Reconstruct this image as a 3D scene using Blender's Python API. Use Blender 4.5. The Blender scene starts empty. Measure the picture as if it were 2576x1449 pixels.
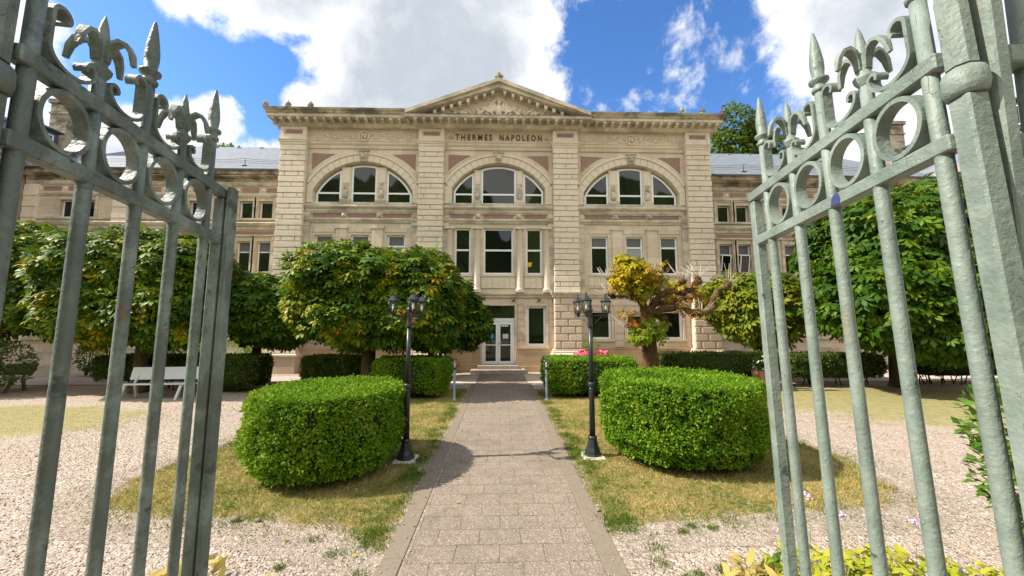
import bpy, math, random
import numpy as np
from mathutils import Vector, Matrix, noise as mnoise
random.seed(7); RNG = np.random.default_rng(11)
SC = bpy.context.scene
COL = SC.collection
R = math.radians

# ------------------------------------------------------------------ camera
cam_d = bpy.data.cameras.new('camera'); cam = bpy.data.objects.new('camera', cam_d); COL.objects.link(cam)
cam_d.sensor_width = 36.0; cam_d.lens = 36.0*960/2576; cam_d.clip_start = 0.05; cam_d.clip_end = 2000
cam.location = (0, 0, 2.2)
cam.rotation_euler = (R(90+5.56), 0, R(-1.7))
SC.camera = cam

# ------------------------------------------------------------------ light
SUN_EL, SUN_AZ = 45.0, 5.0          # elevation; degrees by which the light leans towards the facade
ld = Vector((math.cos(R(SUN_EL))*math.cos(R(SUN_AZ)), math.cos(R(SUN_EL))*math.sin(R(SUN_AZ)), -math.sin(R(SUN_EL))))
sun_d = bpy.data.lights.new('sun', 'SUN'); sun = bpy.data.objects.new('sun', sun_d); COL.objects.link(sun)
sun_d.energy = 4.3; sun_d.angle = R(0.53); sun_d.color = (1.0, .93, .82)
sun.rotation_euler = ld.to_track_quat('-Z', 'Y').to_euler()
SC.view_settings.view_transform = 'Standard'; SC.view_settings.look = 'None'
SC.view_settings.gamma = 1.0; SC.view_settings.exposure = 1.0

W = bpy.data.worlds.new('World'); SC.world = W; W.use_nodes = True
nt = W.node_tree; N = nt.nodes; L = nt.links
for n in list(N): N.remove(n)
def wn(t, **k):
    n = N.new(t)
    for a, b in k.items(): setattr(n, a, b)
    return n
def wmath(op, a, b=None, c=None, clamp=False):
    n = N.new('ShaderNodeMath'); n.operation = op; n.use_clamp = clamp
    for i, v in enumerate((a, b, c)):
        if v is None: continue
        if isinstance(v, (int, float)): n.inputs[i].default_value = v
        else: L.new(v, n.inputs[i])
    return n.outputs[0]
def wsmooth(v, a, b):
    n = N.new('ShaderNodeMapRange'); n.interpolation_type = 'SMOOTHSTEP'
    n.inputs['From Min'].default_value = a; n.inputs['From Max'].default_value = b
    L.new(v, n.inputs['Value']); return n.outputs['Result']
sky = wn('ShaderNodeTexSky', sky_type='NISHITA', sun_disc=False)
sky.sun_elevation = R(SUN_EL); sky.sun_rotation = math.atan2(-ld.x, -ld.y)
sky.altitude = 400; sky.air_density = 1.0; sky.dust_density = .4; sky.ozone_density = 2.5
hsv = wn('ShaderNodeHueSaturation'); hsv.inputs['Hue'].default_value = .506; hsv.inputs['Saturation'].default_value = 1.24; hsv.inputs['Value'].default_value = .98
L.new(sky.outputs[0], hsv.inputs['Color'])
tc = wn('ShaderNodeTexCoord'); sp = wn('ShaderNodeSeparateXYZ'); L.new(tc.outputs['Generated'], sp.inputs[0])
ay = wmath('ADD', wmath('ABSOLUTE', sp.outputs['Y']), .05)
qx = wmath('DIVIDE', sp.outputs['X'], ay); qz = wmath('DIVIDE', sp.outputs['Z'], ay)
def wnoise(scale, det, rough, off=0., dist=0.):
    mp = wn('ShaderNodeMapping'); mp.inputs['Location'].default_value = (off, off*.7, off*.3)
    L.new(tc.outputs['Generated'], mp.inputs[0])
    n = wn('ShaderNodeTexNoise'); n.inputs['Scale'].default_value = scale; n.inputs['Detail'].default_value = det
    n.inputs['Roughness'].default_value = rough; n.inputs['Distortion'].default_value = dist
    L.new(mp.outputs[0], n.inputs['Vector']); return n.outputs['Fac']
nA = wnoise(5.0, 10, .62, 3.1, .25); nB = wnoise(17., 8, .6, 9.2, .2)
# cloud banks: centre and radius in the sky, (x/y, z/y) of the direction
blobs = [(-.50, .88, .42, .16, 1.15), (-.18, .70, .36, .30, 1.7), (-.03, .88, .22, .26, 1.3), (-.28, .52, .30, .20, 1.2), (-.06, .52, .22, .24, 1.1), (-.78, .90, .22, .09, .75), (1.02, .80, .36, .42, 1.3), (1.4, .5, .5, .5, 1.2), (.86, .50, .18, .16, .7),
         (.53, .65, .09, .13, .05), (.46, .84, .09, .10, .02), (-.75, .50, .13, .10, 1.1), (-1.0, .42, .34, .14, 1.0), (-1.3, .55, .25, .30, .9), (-.60, .40, .2, .09, .8), (.3, 1.9, 1.3, .4, 1.0), (-1.6, 1.6, .6, .6, .9), (1.6, 1.8, .7, .5, .9)]
acc = None
for bx, bz, rx, rz, amp in blobs:
    dx = wmath('DIVIDE', wmath('SUBTRACT', qx, bx), rx); dz = wmath('DIVIDE', wmath('SUBTRACT', qz, bz), rz)
    d2 = wmath('ADD', wmath('MULTIPLY', dx, dx), wmath('MULTIPLY', dz, dz))
    v = wmath('MULTIPLY', wmath('SUBTRACT', 1.0, d2), amp); v = wmath('MAXIMUM', v, -1.2)
    acc = v if acc is None else wmath('SMOOTH_MAX', acc, v, .25)
dens = wmath('ADD', wmath('ADD', acc, wmath('MULTIPLY', wmath('SUBTRACT', nA, .5), 3.0)), wmath('MULTIPLY', wmath('SUBTRACT', nB, .5), 1.1))
cov = wsmooth(dens, -.12, .42)
core = wmath('MULTIPLY', wsmooth(wmath('ADD', acc, wmath('MULTIPLY', wmath('SUBTRACT', nA, .5), 3.0)), .25, 1.6), wmath('ADD', .72, wmath('MULTIPLY', nB, .5)), clamp=True)
cm = wn('ShaderNodeMix', data_type='RGBA')
behind = wsmooth(wmath('MULTIPLY', sp.outputs['Y'], -1.0), -.05, .25)
cm.inputs['A'].default_value = (4.6, 4.65, 4.7, 1); cm.inputs['B'].default_value = (2.35, 2.6, 2.9, 1)
L.new(core, cm.inputs['Factor'])
mx = wn('ShaderNodeMix', data_type='RGBA'); # bright unseen cloud added behind the camera to fill the shaded facade
bk = wsmooth(wmath('ADD', wmath('MULTIPLY', nA, 1.0), wmath('MULTIPLY', nB, .3)), .42, .62)
cb = wn('ShaderNodeMix', data_type='RGBA'); L.new(behind, cb.inputs['Factor']); L.new(cm.outputs['Result'], cb.inputs['A']); cb.inputs['B'].default_value = (6.2, 6.15, 6.0, 1)
cf = wn('ShaderNodeMix'); L.new(behind, cf.inputs['Factor']); L.new(cov, cf.inputs['A']); L.new(wmath('MAXIMUM', bk, .55), cf.inputs['B'])
L.new(cf.outputs['Result'], mx.inputs['Factor']); L.new(hsv.outputs[0], mx.inputs['A']); L.new(cb.outputs['Result'], mx.inputs['B'])
bg = wn('ShaderNodeBackground'); bg.inputs['Strength'].default_value = .13
L.new(mx.outputs['Result'], bg.inputs['Color'])
wo = wn('ShaderNodeOutputWorld'); L.new(bg.outputs[0], wo.inputs['Surface'])

# ------------------------------------------------------------------ helpers
class MB:
    """collects faces for ONE mesh"""
    def __init__(s): s.v = []; s.f = []; s.m = []; s.sm = []
    def add(s, vs, fs, m=0, smooth=False):
        o = len(s.v); s.v += [tuple(map(float, p)) for p in vs]
        for f in fs: s.f.append([o+i for i in f]); s.m.append(m); s.sm.append(smooth)
        return s
    def box(s, x0, x1, y0, y1, z0, z1, m=0):
        if x0 > x1: x0, x1 = x1, x0
        if y0 > y1: y0, y1 = y1, y0
        return s.add([(x0,y0,z0),(x1,y0,z0),(x1,y1,z0),(x0,y1,z0),(x0,y0,z1),(x1,y0,z1),(x1,y1,z1),(x0,y1,z1)],
              [(0,3,2,1),(4,5,6,7),(0,1,5,4),(1,2,6,5),(2,3,7,6),(3,0,4,7)], m)
    def cbox(s, x0, x1, yb, yf, z0, z1, c=.02, m=0):
        """block on a wall: back at yb, front at yf (< yb), front edges chamfered by c"""
        yc = yf + c*.9
        v = []
        for (y, i) in ((yb, 0), (yc, 0), (yf, c)):
            v += [(x0+i,y,z0+i),(x1-i,y,z0+i),(x1-i,y,z1-i),(x0+i,y,z1-i)]
        fs = []
        for k in (0, 4):
            for j in range(4): fs.append((k+j, k+(j+1)%4, k+4+(j+1)%4, k+4+j))
        fs.append((8,9,10,11))
        return s.add(v, [tuple(reversed(f)) if False else f for f in fs], m)
    def prism(s, poly, y0, y1, m=0, axis='y'):
        """extrude a polygon given in (x,z) along y, or (x,y) along z, or (y,z) along x"""
        n = len(poly)
        def P(p, t):
            return {'y': (p[0], t, p[1]), 'z': (p[0], p[1], t), 'x': (t, p[0], p[1])}[axis]
        v = [P(p, y0) for p in poly] + [P(p, y1) for p in poly]
        fs = [tuple(range(n)), tuple(range(2*n-1, n-1, -1))] + [(i, i+n, (i+1)%n+n, (i+1)%n) for i in range(n)]
        return s.add(v, fs, m)
    def tube(s, pts, rad, n=8, m=0, closed=False, smooth=True, squash=None, caps=True):
        pts = [Vector(p) for p in pts]; k = len(pts)
        if not hasattr(rad, '__len__'): rad = [rad]*k
        up = None; rings = []
        for i in range(k):
            a = pts[i-1] if (i > 0 or closed) else pts[i]; b = pts[(i+1) % k] if (i < k-1 or closed) else pts[i]
            t = (b-a).normalized() if (b-a).length > 1e-9 else Vector((0,0,1))
            if up is None:
                up = Vector((0,0,1)) if abs(t.z) < .9 else Vector((1,0,0))
            u = (up - t*up.dot(t)); u = u.normalized() if u.length > 1e-6 else t.orthogonal().normalized()
            w = t.cross(u); up = u
            rings.append([pts[i] + (u*math.cos(2*math.pi*j/n) + w*math.sin(2*math.pi*j/n)*(squash or 1))*rad[i] for j in range(n)])
        v = [p for r in rings for p in r]; fs = []
        for i in range(k if closed else k-1):
            a = i*n; b = ((i+1) % k)*n
            for j in range(n): fs.append((a+j, a+(j+1)%n, b+(j+1)%n, b+j))
        s.add(v, fs, m, smooth)
        if caps and not closed:
            o = len(s.v)-len(v)
            s.f.append([o+j for j in range(n-1,-1,-1)]); s.m.append(m); s.sm.append(False)
            s.f.append([o+(k-1)*n+j for j in range(n)]); s.m.append(m); s.sm.append(False)
        return s
    def lathe(s, prof, c=(0,0,0), n=16, m=0, smooth=True, ph=0.):
        v = []; fs = []
        for r, z in prof:
            for j in range(n):
                a = 2*math.pi*j/n+ph; v.append((c[0]+r*math.cos(a), c[1]+r*math.sin(a), c[2]+z))
        for i in range(len(prof)-1):
            for j in range(n): fs.append((i*n+j, i*n+(j+1)%n, (i+1)*n+(j+1)%n, (i+1)*n+j))
        s.add(v, fs, m, smooth)
        o = len(s.v)-len(v)
        if prof[0][0] > 1e-4: s.f.append([o+j for j in range(n-1,-1,-1)]); s.m.append(m); s.sm.append(False)
        if prof[-1][0] > 1e-4: s.f.append([o+(len(prof)-1)*n+j for j in range(n)]); s.m.append(m); s.sm.append(False)
        return s
    def ell(s, c, r, m=0, n=8, rot=None):
        v = []; fs = []
        for i in range(n//2+1):
            t = math.pi*i/(n//2)
            for j in range(n):
                p = 2*math.pi*j/n
                q = Vector((r[0]*math.sin(t)*math.cos(p), r[1]*math.sin(t)*math.sin(p), r[2]*math.cos(t)))
                if rot is not None: q = rot @ q
                v.append(q+Vector(c))
        for i in range(n//2):
            for j in range(n): fs.append((i*n+j, (i+1)*n+j, (i+1)*n+(j+1)%n, i*n+(j+1)%n))
        return s.add(v, fs, m, True)
    def sweep(s, path, prof, m=0, smooth=False):
        """sweep a (out, z) profile along a plan path; outward = left of the walking direction turned right"""
        P = [Vector((p[0], p[1])) for p in path]; k = len(P); nr = []
        for i in range(k-1):
            t = (P[i+1]-P[i]).normalized(); nr.append(Vector((t.y, -t.x)))
        v = []
        for i in range(k):
            a = nr[max(i-1, 0)]; b = nr[min(i, k-2)]; o = (a+b)/(1+a.dot(b))
            for d, z in prof: q = P[i]+o*d; v.append((q.x, q.y, z))
        n = len(prof); fs = []
        for i in range(k-1):
            for j in range(n-1): fs.append((i*n+j, (i+1)*n+j, (i+1)*n+j+1, i*n+j+1))
        fs.append(tuple(range(n))); fs.append(tuple((k-1)*n+j for j in range(n-1, -1, -1)))
        return s.add(v, fs, m, smooth)
    def build(s, name, mats, parent=None, loc=None, bevel=0.):
        me = bpy.data.meshes.new(name); me.from_pydata(s.v, [], s.f)
        for mt in (mats if isinstance(mats, (list, tuple)) else [mats]): me.materials.append(mt)
        me.polygons.foreach_set('material_index', s.m); me.polygons.foreach_set('use_smooth', s.sm)
        import bmesh
        bm = bmesh.new(); bm.from_mesh(me); bmesh.ops.recalc_face_normals(bm, faces=bm.faces); bm.to_mesh(me); bm.free()
        me.update()
        o = bpy.data.objects.new(name, me); COL.objects.link(o)
        if parent is not None: o.parent = parent
        if loc is not None: o.location = loc
        if bevel:
            b = o.modifiers.new('bevel', 'BEVEL'); b.width = bevel; b.segments = 1; b.limit_method = 'ANGLE'
        return o

def raw_mesh(name, V, F, mats, parent=None, loc=None, midx=None, smooth=False):
    """V (n,3), F (k,m) arrays of equal-size faces"""
    me = bpy.data.meshes.new(name); nv, nf, fs = len(V), len(F), F.shape[1]
    me.vertices.add(nv); me.vertices.foreach_set('co', np.ascontiguousarray(V, dtype=np.float32).ravel())
    me.loops.add(nf*fs); me.loops.foreach_set('vertex_index', np.ascontiguousarray(F, dtype=np.int32).ravel())
    me.polygons.add(nf); me.polygons.foreach_set('loop_start', np.arange(0, nf*fs, fs, dtype=np.int32))
    for mt in (mats if isinstance(mats, (list, tuple)) else [mats]): me.materials.append(mt)
    if midx is not None: me.polygons.foreach_set('material_index', midx.astype(np.int32))
    if smooth: me.polygons.foreach_set('use_smooth', np.ones(nf, dtype=bool))
    me.update(calc_edges=True); me.validate()
    o = bpy.data.objects.new(name, me); COL.objects.link(o)
    if parent is not None: o.parent = parent
    if loc is not None: o.location = loc
    return o

def unit(a): return a/np.maximum(np.linalg.norm(a, axis=1, keepdims=True), 1e-9)
def scatter(name, tv, tf, P, axis, normal, size, mats, parent=None, loc=None):
    """copies of a leaf template (length along +x, flat normal +z) merged in one foliage mesh"""
    X = unit(axis); Z = normal - X*np.sum(X*normal, axis=1, keepdims=True); Z = unit(Z); Y = np.cross(Z, X)
    tv = np.asarray(tv, float); tf = np.asarray(tf, int); n = len(P); k = len(tv)
    V = P[:, None, :] + size[:, None, None]*(tv[None, :, 0:1]*X[:, None, :] + tv[None, :, 1:2]*Y[:, None, :] + tv[None, :, 2:3]*Z[:, None, :])
    F = (tf[None] + (np.arange(n)*k)[:, None, None]).reshape(-1, tf.shape[1])
    return raw_mesh(name, V.reshape(-1, 3), F, mats, parent, loc)

def palmate(nl=5, droop=.28):
    v = [(0, 0, 0)]; f = []
    for i in range(nl):
        a = (i-(nl-1)/2)*R(235)/(nl-1)*.8; ln = .62+.38*math.cos(a*.75); d = (math.cos(a), math.sin(a)); p = (-d[1], d[0]); w = .20*ln
        o = len(v)
        v += [(d[0]*ln*.68+p[0]*w, d[1]*ln*.68+p[1]*w, -droop*.25*ln-.02), (d[0]*ln, d[1]*ln, -droop*ln), (d[0]*ln*.68-p[0]*w, d[1]*ln*.68-p[1]*w, -droop*.25*ln-.02), (d[0]*ln*.6, d[1]*ln*.6, -droop*.2*ln+.03)]
        f += [(0, o+3, o), (o+3, o+1, o), (0, o+2, o+3), (o+3, o+2, o+1)]
    return v, f
PALM = palmate()
LEAF = ([(0,0,0),(.5,.27,.05),(1,0,-.08),(.5,-.27,.05)], [(0,3,2),(0,2,1)])
BLADE = ([(0,-.05,0),(0,.05,0),(1,0,0)], [(0,1,2)])

def thing(name, label, cat, loc=(0,0,0), rz=0., group=None):
    o = bpy.data.objects.new(name, None); COL.objects.link(o); o.location = loc; o.rotation_euler = (0, 0, rz); o.empty_display_size = .2
    return tag(o, label, cat, group)
def tag(o, label, cat, group=None, kind=None):
    o['label'] = label; o['category'] = cat
    if group: o['group'] = group
    if kind: o['kind'] = kind
    return o
def struct(o): o['kind'] = 'structure'; return o
def copy_tree(o, parent=None):
    c = o.copy(); COL.objects.link(c)
    if parent is not None: c.parent = parent
    for ch in list(o.children): copy_tree(ch, c)
    return c

# ------------------------------------------------------------------ materials
class NT:
    def __init__(s, name):
        s.mat = bpy.data.materials.new(name); s.mat.use_nodes = True; s.t = s.mat.node_tree; s.n = s.t.nodes; s.l = s.t.links
        s.b = s.n['Principled BSDF']; s.co = s.n.new('ShaderNodeTexCoord').outputs['Object']
    def lk(s, a, b): s.l.new(a, b)
    def val(s, i, v):
        if hasattr(v, 'is_output') or hasattr(v, 'links'): s.l.new(v, i)
        else: i.default_value = v
    def map(s, scale=(1,1,1), loc=(0,0,0), rot=(0,0,0), src=None):
        m = s.n.new('ShaderNodeMapping'); m.inputs['Scale'].default_value = scale; m.inputs['Location'].default_value = loc; m.inputs['Rotation'].default_value = rot
        s.lk(src or s.co, m.inputs[0]); return m.outputs[0]
    def noise(s, scale=5, det=4, rough=.55, dist=0., vec=None):
        n = s.n.new('ShaderNodeTexNoise'); n.inputs['Scale'].default_value = scale; n.inputs['Detail'].default_value = det
        n.inputs['Roughness'].default_value = rough; n.inputs['Distortion'].default_value = dist; s.lk(vec or s.co, n.inputs['Vector']); return n.outputs['Fac']
    def voro(s, scale=5, vec=None, out='Distance', feat='F1', rand=1.):
        n = s.n.new('ShaderNodeTexVoronoi'); n.feature = feat; n.inputs['Scale'].default_value = scale; n.inputs['Randomness'].default_value = rand; s.lk(vec or s.co, n.inputs['Vector']); return n.outputs[out]
    def ramp(s, v, pts, mode='LINEAR'):
        n = s.n.new('ShaderNodeValToRGB'); n.color_ramp.interpolation = mode; e = n.color_ramp.elements
        while len(e) < len(pts): e.new(.5)
        for i, (p, c) in enumerate(pts): e[i].position = p; e[i].color = (*c, 1) if len(c) == 3 else c
        s.lk(v, n.inputs[0]); return n.outputs[0]
    def rng(s, v, a, b, c=0., d=1., sm=False):
        n = s.n.new('ShaderNodeMapRange'); n.interpolation_type = 'SMOOTHSTEP' if sm else 'LINEAR'
        for k, x in zip(('From Min','From Max','To Min','To Max'), (a,b,c,d)): n.inputs[k].default_value = x
        s.lk(v, n.inputs['Value']); return n.outputs['Result']
    def mix(s, f, a, b, mode='MIX'):
        n = s.n.new('ShaderNodeMix'); n.data_type = 'RGBA'; n.blend_type = mode
        s.val(n.inputs['Factor'], f); s.val(n.inputs['A'], (*a, 1) if isinstance(a, tuple) and len(a) == 3 else a); s.val(n.inputs['B'], (*b, 1) if isinstance(b, tuple) and len(b) == 3 else b)
        return n.outputs['Result']
    def m(s, op, a, b=0., c=None):
        n = s.n.new('ShaderNodeMath'); n.operation = op; s.val(n.inputs[0], a); s.val(n.inputs[1], b)
        if c is not None: s.val(n.inputs[2], c)
        return n.outputs[0]
    def sep(s, v=None):
        n = s.n.new('ShaderNodeSeparateXYZ'); s.lk(v or s.co, n.inputs[0]); return n.outputs
    def comb(s, x, y, z=0.):
        n = s.n.new('ShaderNodeCombineXYZ'); s.val(n.inputs[0], x); s.val(n.inputs[1], y); s.val(n.inputs[2], z); return n.outputs[0]
    def bump(s, h, st=.3, dist=.02):
        n = s.n.new('ShaderNodeBump'); n.inputs['Strength'].default_value = st; n.inputs['Distance'].default_value = dist; s.lk(h, n.inputs['Height'])
        s.lk(n.outputs[0], s.b.inputs['Normal']); return n
    def fin(s, col=None, rough=None, spec=None, metal=None):
        if col is not None: s.val(s.b.inputs['Base Color'], (*col, 1) if isinstance(col, tuple) and len(col) == 3 else col)
        if rough is not None: s.val(s.b.inputs['Roughness'], rough)
        if spec is not None: s.val(s.b.inputs['Specular IOR Level'], spec)
        if metal is not None: s.val(s.b.inputs['Metallic'], metal)
        return s.mat

def stone(name, c1, c2, bw=1.2, bh=.46, joint=True, stain=.25, soot=0., bandy=0.):
    t = NT(name); x, y, z = t.sep()
    uv = t.comb(t.m('ADD', x, t.m('MULTIPLY', y, .9)), z)
    big = t.noise(.55, 5, .6); fine = t.noise(9, 6, .65); streak = t.noise(1.6, 5, .6, vec=t.map((1.2, 1.2, 7)))
    col = t.mix(t.rng(fine, .3, .7), c1, c2)
    if joint:
        br = t.n.new('ShaderNodeTexBrick'); br.inputs['Scale'].default_value = 1; br.inputs['Brick Width'].default_value = bw; br.inputs['Row Height'].default_value = bh
        br.inputs['Mortar Size'].default_value = .005; br.inputs['Mortar Smooth'].default_value = .4; br.inputs['Bias'].default_value = 0
        br.inputs['Color1'].default_value = (.80, .77, .72, 1); br.inputs['Color2'].default_value = (1.0, 1.0, 1.0, 1); br.inputs['Mortar'].default_value = (.44, .36, .28, 1)
        t.lk(uv, br.inputs['Vector']); col = t.mix(1.0, col, br.outputs['Color'], 'MULTIPLY')
        hgt = t.m('SUBTRACT', t.m('MULTIPLY', fine, .25), br.outputs['Fac'])
    else: hgt = t.m('MULTIPLY', fine, .5)
    col = t.mix(t.m('MULTIPLY', t.rng(streak, .5, .75), .35), col, tuple(c*.78 for c in c1))
    col = t.mix(t.m('MULTIPLY', t.rng(big, .5, .72, sm=True), stain), col, (c1[0]*.62, c1[1]*.58, c1[2]*.52))
    run = t.noise(2.2, 5, .6, vec=t.map((2.6, 2.6, .22))); col = t.mix(t.m('MULTIPLY', t.rng(run, .56, .72, sm=True), .30), col, tuple(c*.55 for c in c1))
    if soot:
        sn = t.m('ADD', t.noise(1.1, 7, .7, vec=t.map((.8, .8, 1.6))), t.m('MULTIPLY', fine, .25))
        col = t.mix(t.m('MULTIPLY', t.rng(sn, .54, .72, sm=True), soot), col, (.045, .042, .036))
    t.bump(hgt, .35, .012)
    return t.fin(col, .88, .25)
CS1, CS2 = (.67, .57, .45), (.745, .655, .535)
M = {}
M['ashlar'] = stone('ashlar_stone', CS1, CS2)
M['stone'] = stone('dressed_stone', (.68, .585, .465), (.76, .675, .555), joint=False)
M['ground_stone'] = stone('warm_stone', (.65, .535, .415), (.72, .61, .49), 1.1, .345, stain=.35)
M['plinth'] = stone('plinth_stone', (.50, .37, .235), (.58, .44, .30), 1.3, .45, stain=.6)
M['soot'] = stone('weathered_stone', (.45, .38, .28), (.55, .47, .35), 1.1, .5, stain=.45, soot=.78)
M['soot_light'] = stone('lightly_weathered_stone', (.60, .525, .41), (.68, .61, .49), joint=False, stain=.35, soot=.4)
M['wing_stone'] = stone('wing_stone', (.60, .50, .38), (.68, .585, .46), 1.1, .40, stain=.35)
def red():
    t = NT('red_marble'); n = t.noise(3, 7, .7, 1.2); col = t.ramp(n, [(.3, (.26, .15, .125)), (.55, (.31, .185, .155)), (.75, (.39, .26, .225))]); return t.fin(col, .6, .35)
M['red'] = red()
def simple(name, c, rough=.5, spec=.4, metal=0., var=.15, scale=12, bump=0.):
    t = NT(name); n = t.noise(scale, 5, .6); col = t.mix(n, tuple(x*(1-var) for x in c), tuple(min(1, x*(1+var)) for x in c))
    if bump: t.bump(n, bump, .01)
    return t.fin(col, rough, spec, metal)
M['white'] = simple('white_window_frame', (.84, .85, .86), .4, var=.05)
M['letter'] = simple('rusty_letter', (.13, .06, .04), .6)
M['iron_black'] = simple('black_lamp_paint', (.022, .024, .027), .38, .5, var=.2, bump=.1)
M['pole_grey'] = simple('grey_metal_pole', (.24, .28, .32), .4, .5, .2)
M['zinc'] = simple('dark_gutter_metal', (.06, .065, .07), .45, .5, .4)
M['curtain'] = simple('pale_curtain', (.34, .36, .36), .7, .2, var=.25, scale=3)
M['white_paint'] = simple('white_bench_paint', (.58, .60, .62), .5, var=.05)
M['dark_wood'] = simple('dark_bench_wood', (.12, .10, .085), .7)
M['dark_pot'] = simple('dark_planter', (.035, .025, .022), .6)
M['rust_pot'] = simple('reddish_planter_wood', (.30, .15, .09), .75)
M['blue_paper'] = simple('blue_notice', (.05, .30, .55), .5)
M['yellow'] = simple('yellow_paper', (.75, .45, .03), .5)
M['grey_paper'] = simple('pale_notice', (.55, .58, .55), .5)
M['handle'] = simple('steel_handle', (.5, .5, .5), .3, .5, .9)
M['blind'] = simple('window_blind', (.13, .14, .15), .6, .3)
M['blue_patch'] = simple('old_blue_paint', (.035, .05, .14), .6)
M['bulb'] = simple('frosted_bulb', (.85, .84, .78), .3)
M['petal_pink'] = simple('pink_petals', (.85, .12, .25), .6, var=.3, scale=60)
M['petal_white'] = simple('white_petals', (.85, .85, .80), .6)
M['petal_lilac'] = simple('lilac_petals', (.62, .42, .62), .6)
def slate():
    t = NT('slate_roof'); x, y, z = t.sep(); uv = t.comb(x, t.m('ADD', z, t.m('MULTIPLY', y, .6)))
    br = t.n.new('ShaderNodeTexBrick'); br.inputs['Scale'].default_value = 1; br.inputs['Brick Width'].default_value = .28; br.inputs['Row Height'].default_value = .16
    br.inputs['Mortar Size'].default_value = .008; br.inputs['Color1'].default_value = (.10, .12, .14, 1); br.inputs['Color2'].default_value = (.16, .18, .205, 1); br.inputs['Mortar'].default_value = (.10, .115, .14, 1)
    t.lk(uv, br.inputs['Vector']); n = t.noise(3, 6, .7, vec=t.map((1, 1, 4)))
    col = t.mix(t.rng(n, .35, .75), br.outputs['Color'], (.23, .255, .275)); t.bump(t.m('SUBTRACT', t.m('MULTIPLY', n, .5), br.outputs['Fac']), .5, .02)
    return t.fin(col, .6, .35)
M['slate'] = slate()
def glass():
    t = NT('dark_window_glass'); n = t.noise(.9, 2, .5); t.bump(n, .05, .05); return t.fin((.007, .009, .007), .03, .70)
M['glass'] = glass()
def clear(name, tint, mixf):
    t = NT(name); tr = t.n.new('ShaderNodeBsdfTransparent'); tr.inputs[0].default_value = (*tint, 1); gl = t.n.new('ShaderNodeBsdfGlossy'); gl.inputs['Roughness'].default_value = .05
    fr = t.n.new('ShaderNodeLayerWeight'); fr.inputs[0].default_value = .5; ms = t.n.new('ShaderNodeMixShader'); t.lk(t.m('ADD', t.m('MULTIPLY', t.m('POWER', fr.outputs['Facing'], 4.0), .55), mixf), ms.inputs[0]); t.lk(tr.outputs[0], ms.inputs[1]); t.lk(gl.outputs[0], ms.inputs[2])
    t.lk(ms.outputs[0], t.n['Material Output'].inputs['Surface']); return t.mat
M['lantern_glass'] = clear('lantern_glass', (.86, .88, .84), .02)
M['globe_glass'] = clear('smoked_globe_glass', (.78, .78, .77), .05)
def gatepaint(name, dirt_shade):
    t = NT(name)
    big = t.noise(7, 6, .65); fine = t.noise(60, 5, .6); blister = t.voro(85, feat='SMOOTH_F1'); drip = t.noise(9, 5, .6, vec=t.map((3, 3, .35)))
    col = t.mix(t.rng(big, .35, .7), (.125, .165, .135), (.235, .28, .24))
    col = t.mix(t.m('MULTIPLY', t.rng(drip, .5, .72), .30), col, (.10, .125, .10))
    moss = t.m('MULTIPLY', t.rng(t.noise(22, 7, .75), .62, .70, sm=True), .75); col = t.mix(moss, col, (.075, .08, .055))
    rn = t.m('ADD', t.noise(3.2, 6, .72, vec=t.map((1, 1, .5), (4, 2, 1))), t.m('MULTIPLY', t.m('SUBTRACT', fine, .5), .12)); rust = t.rng(rn, .655, .69, sm=True); col = t.mix(t.m('MULTIPLY', rust, .7), col, (.27, .12, .045))
    crk = t.m('MULTIPLY', t.rng(t.voro(34, t.map((1, 1, .7)), 'Distance', 'DISTANCE_TO_EDGE'), .0, .022, 1., 0.), t.rng(t.noise(11, 5, .7, vec=t.map((1,1,1), (3, 3, 3))), .57, .63, sm=True)); col = t.mix(t.m('MULTIPLY', crk, .45), col, (.09, .065, .045))
    run = t.rng(t.noise(14, 6, .7, vec=t.map((2.2, 2.2, .16), (1, 5, 2))), .60, .70, sm=True); col = t.mix(t.m('MULTIPLY', run, .55), col, (.24, .135, .06))
    dark = t.rng(t.noise(5, 6, .75, vec=t.map((1,1,1), (9, 3, 7))), .61, .64, sm=True); col = t.mix(t.m('MULTIPLY', dark, .8), col, (.03, .035, .045))
    if dirt_shade: col = t.mix(t.m('MULTIPLY', t.rng(t.m('ADD', t.noise(6, 7, .72, vec=t.map((1, 1, .6), (2, 8, 5))), t.m('MULTIPLY', t.m('SUBTRACT', fine, .5), .2)), .40, .56, sm=True), dirt_shade), col, (.05, .062, .048))
    h = t.m('ADD', t.m('ADD', t.m('MULTIPLY', fine, .5), t.m('MULTIPLY', t.noise(28, 4, .7), 1.0)), t.m('ADD', t.m('MULTIPLY', t.rng(blister, 0, .35), -.16), t.m('MULTIPLY', crk, -.5))); t.bump(h, .65, .006)
    return t.fin(col, t.rng(big, .3, .7, .42, .62), .45)
M['gate'] = gatepaint('weathered_green_grey_paint', 0)
M['gate_dirt_shade'] = gatepaint('grimy_shade_toned_paint', .62)  # dirt patches that also put the left leaf's shade into its colour
def leafmat(name, pts, pos_noise=.7, trans=.22, rough=.48, nsc=.9, spec=.13):
    t = NT(name); g = t.n.new('ShaderNodeNewGeometry'); ri = g.outputs['Random Per Island']; n = t.noise(nsc, 4, .6)
    v = t.m('ADD', t.m('MULTIPLY', ri, 1-pos_noise), t.m('MULTIPLY', t.rng(n, .28, .75), pos_noise)); col = t.ramp(v, pts)
    t.fin(col, rough, spec)
    tl = t.n.new('ShaderNodeBsdfTranslucent'); t.lk(t.mix(.5, col, (.22, .30, .02), 'MIX'), tl.inputs[0]); ms = t.n.new('ShaderNodeMixShader'); ms.inputs[0].default_value = trans
    t.lk(t.b.outputs[0], ms.inputs[1]); t.lk(tl.outputs[0], ms.inputs[2]); t.lk(ms.outputs[0], t.n['Material Output'].inputs['Surface']); return t.mat
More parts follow.
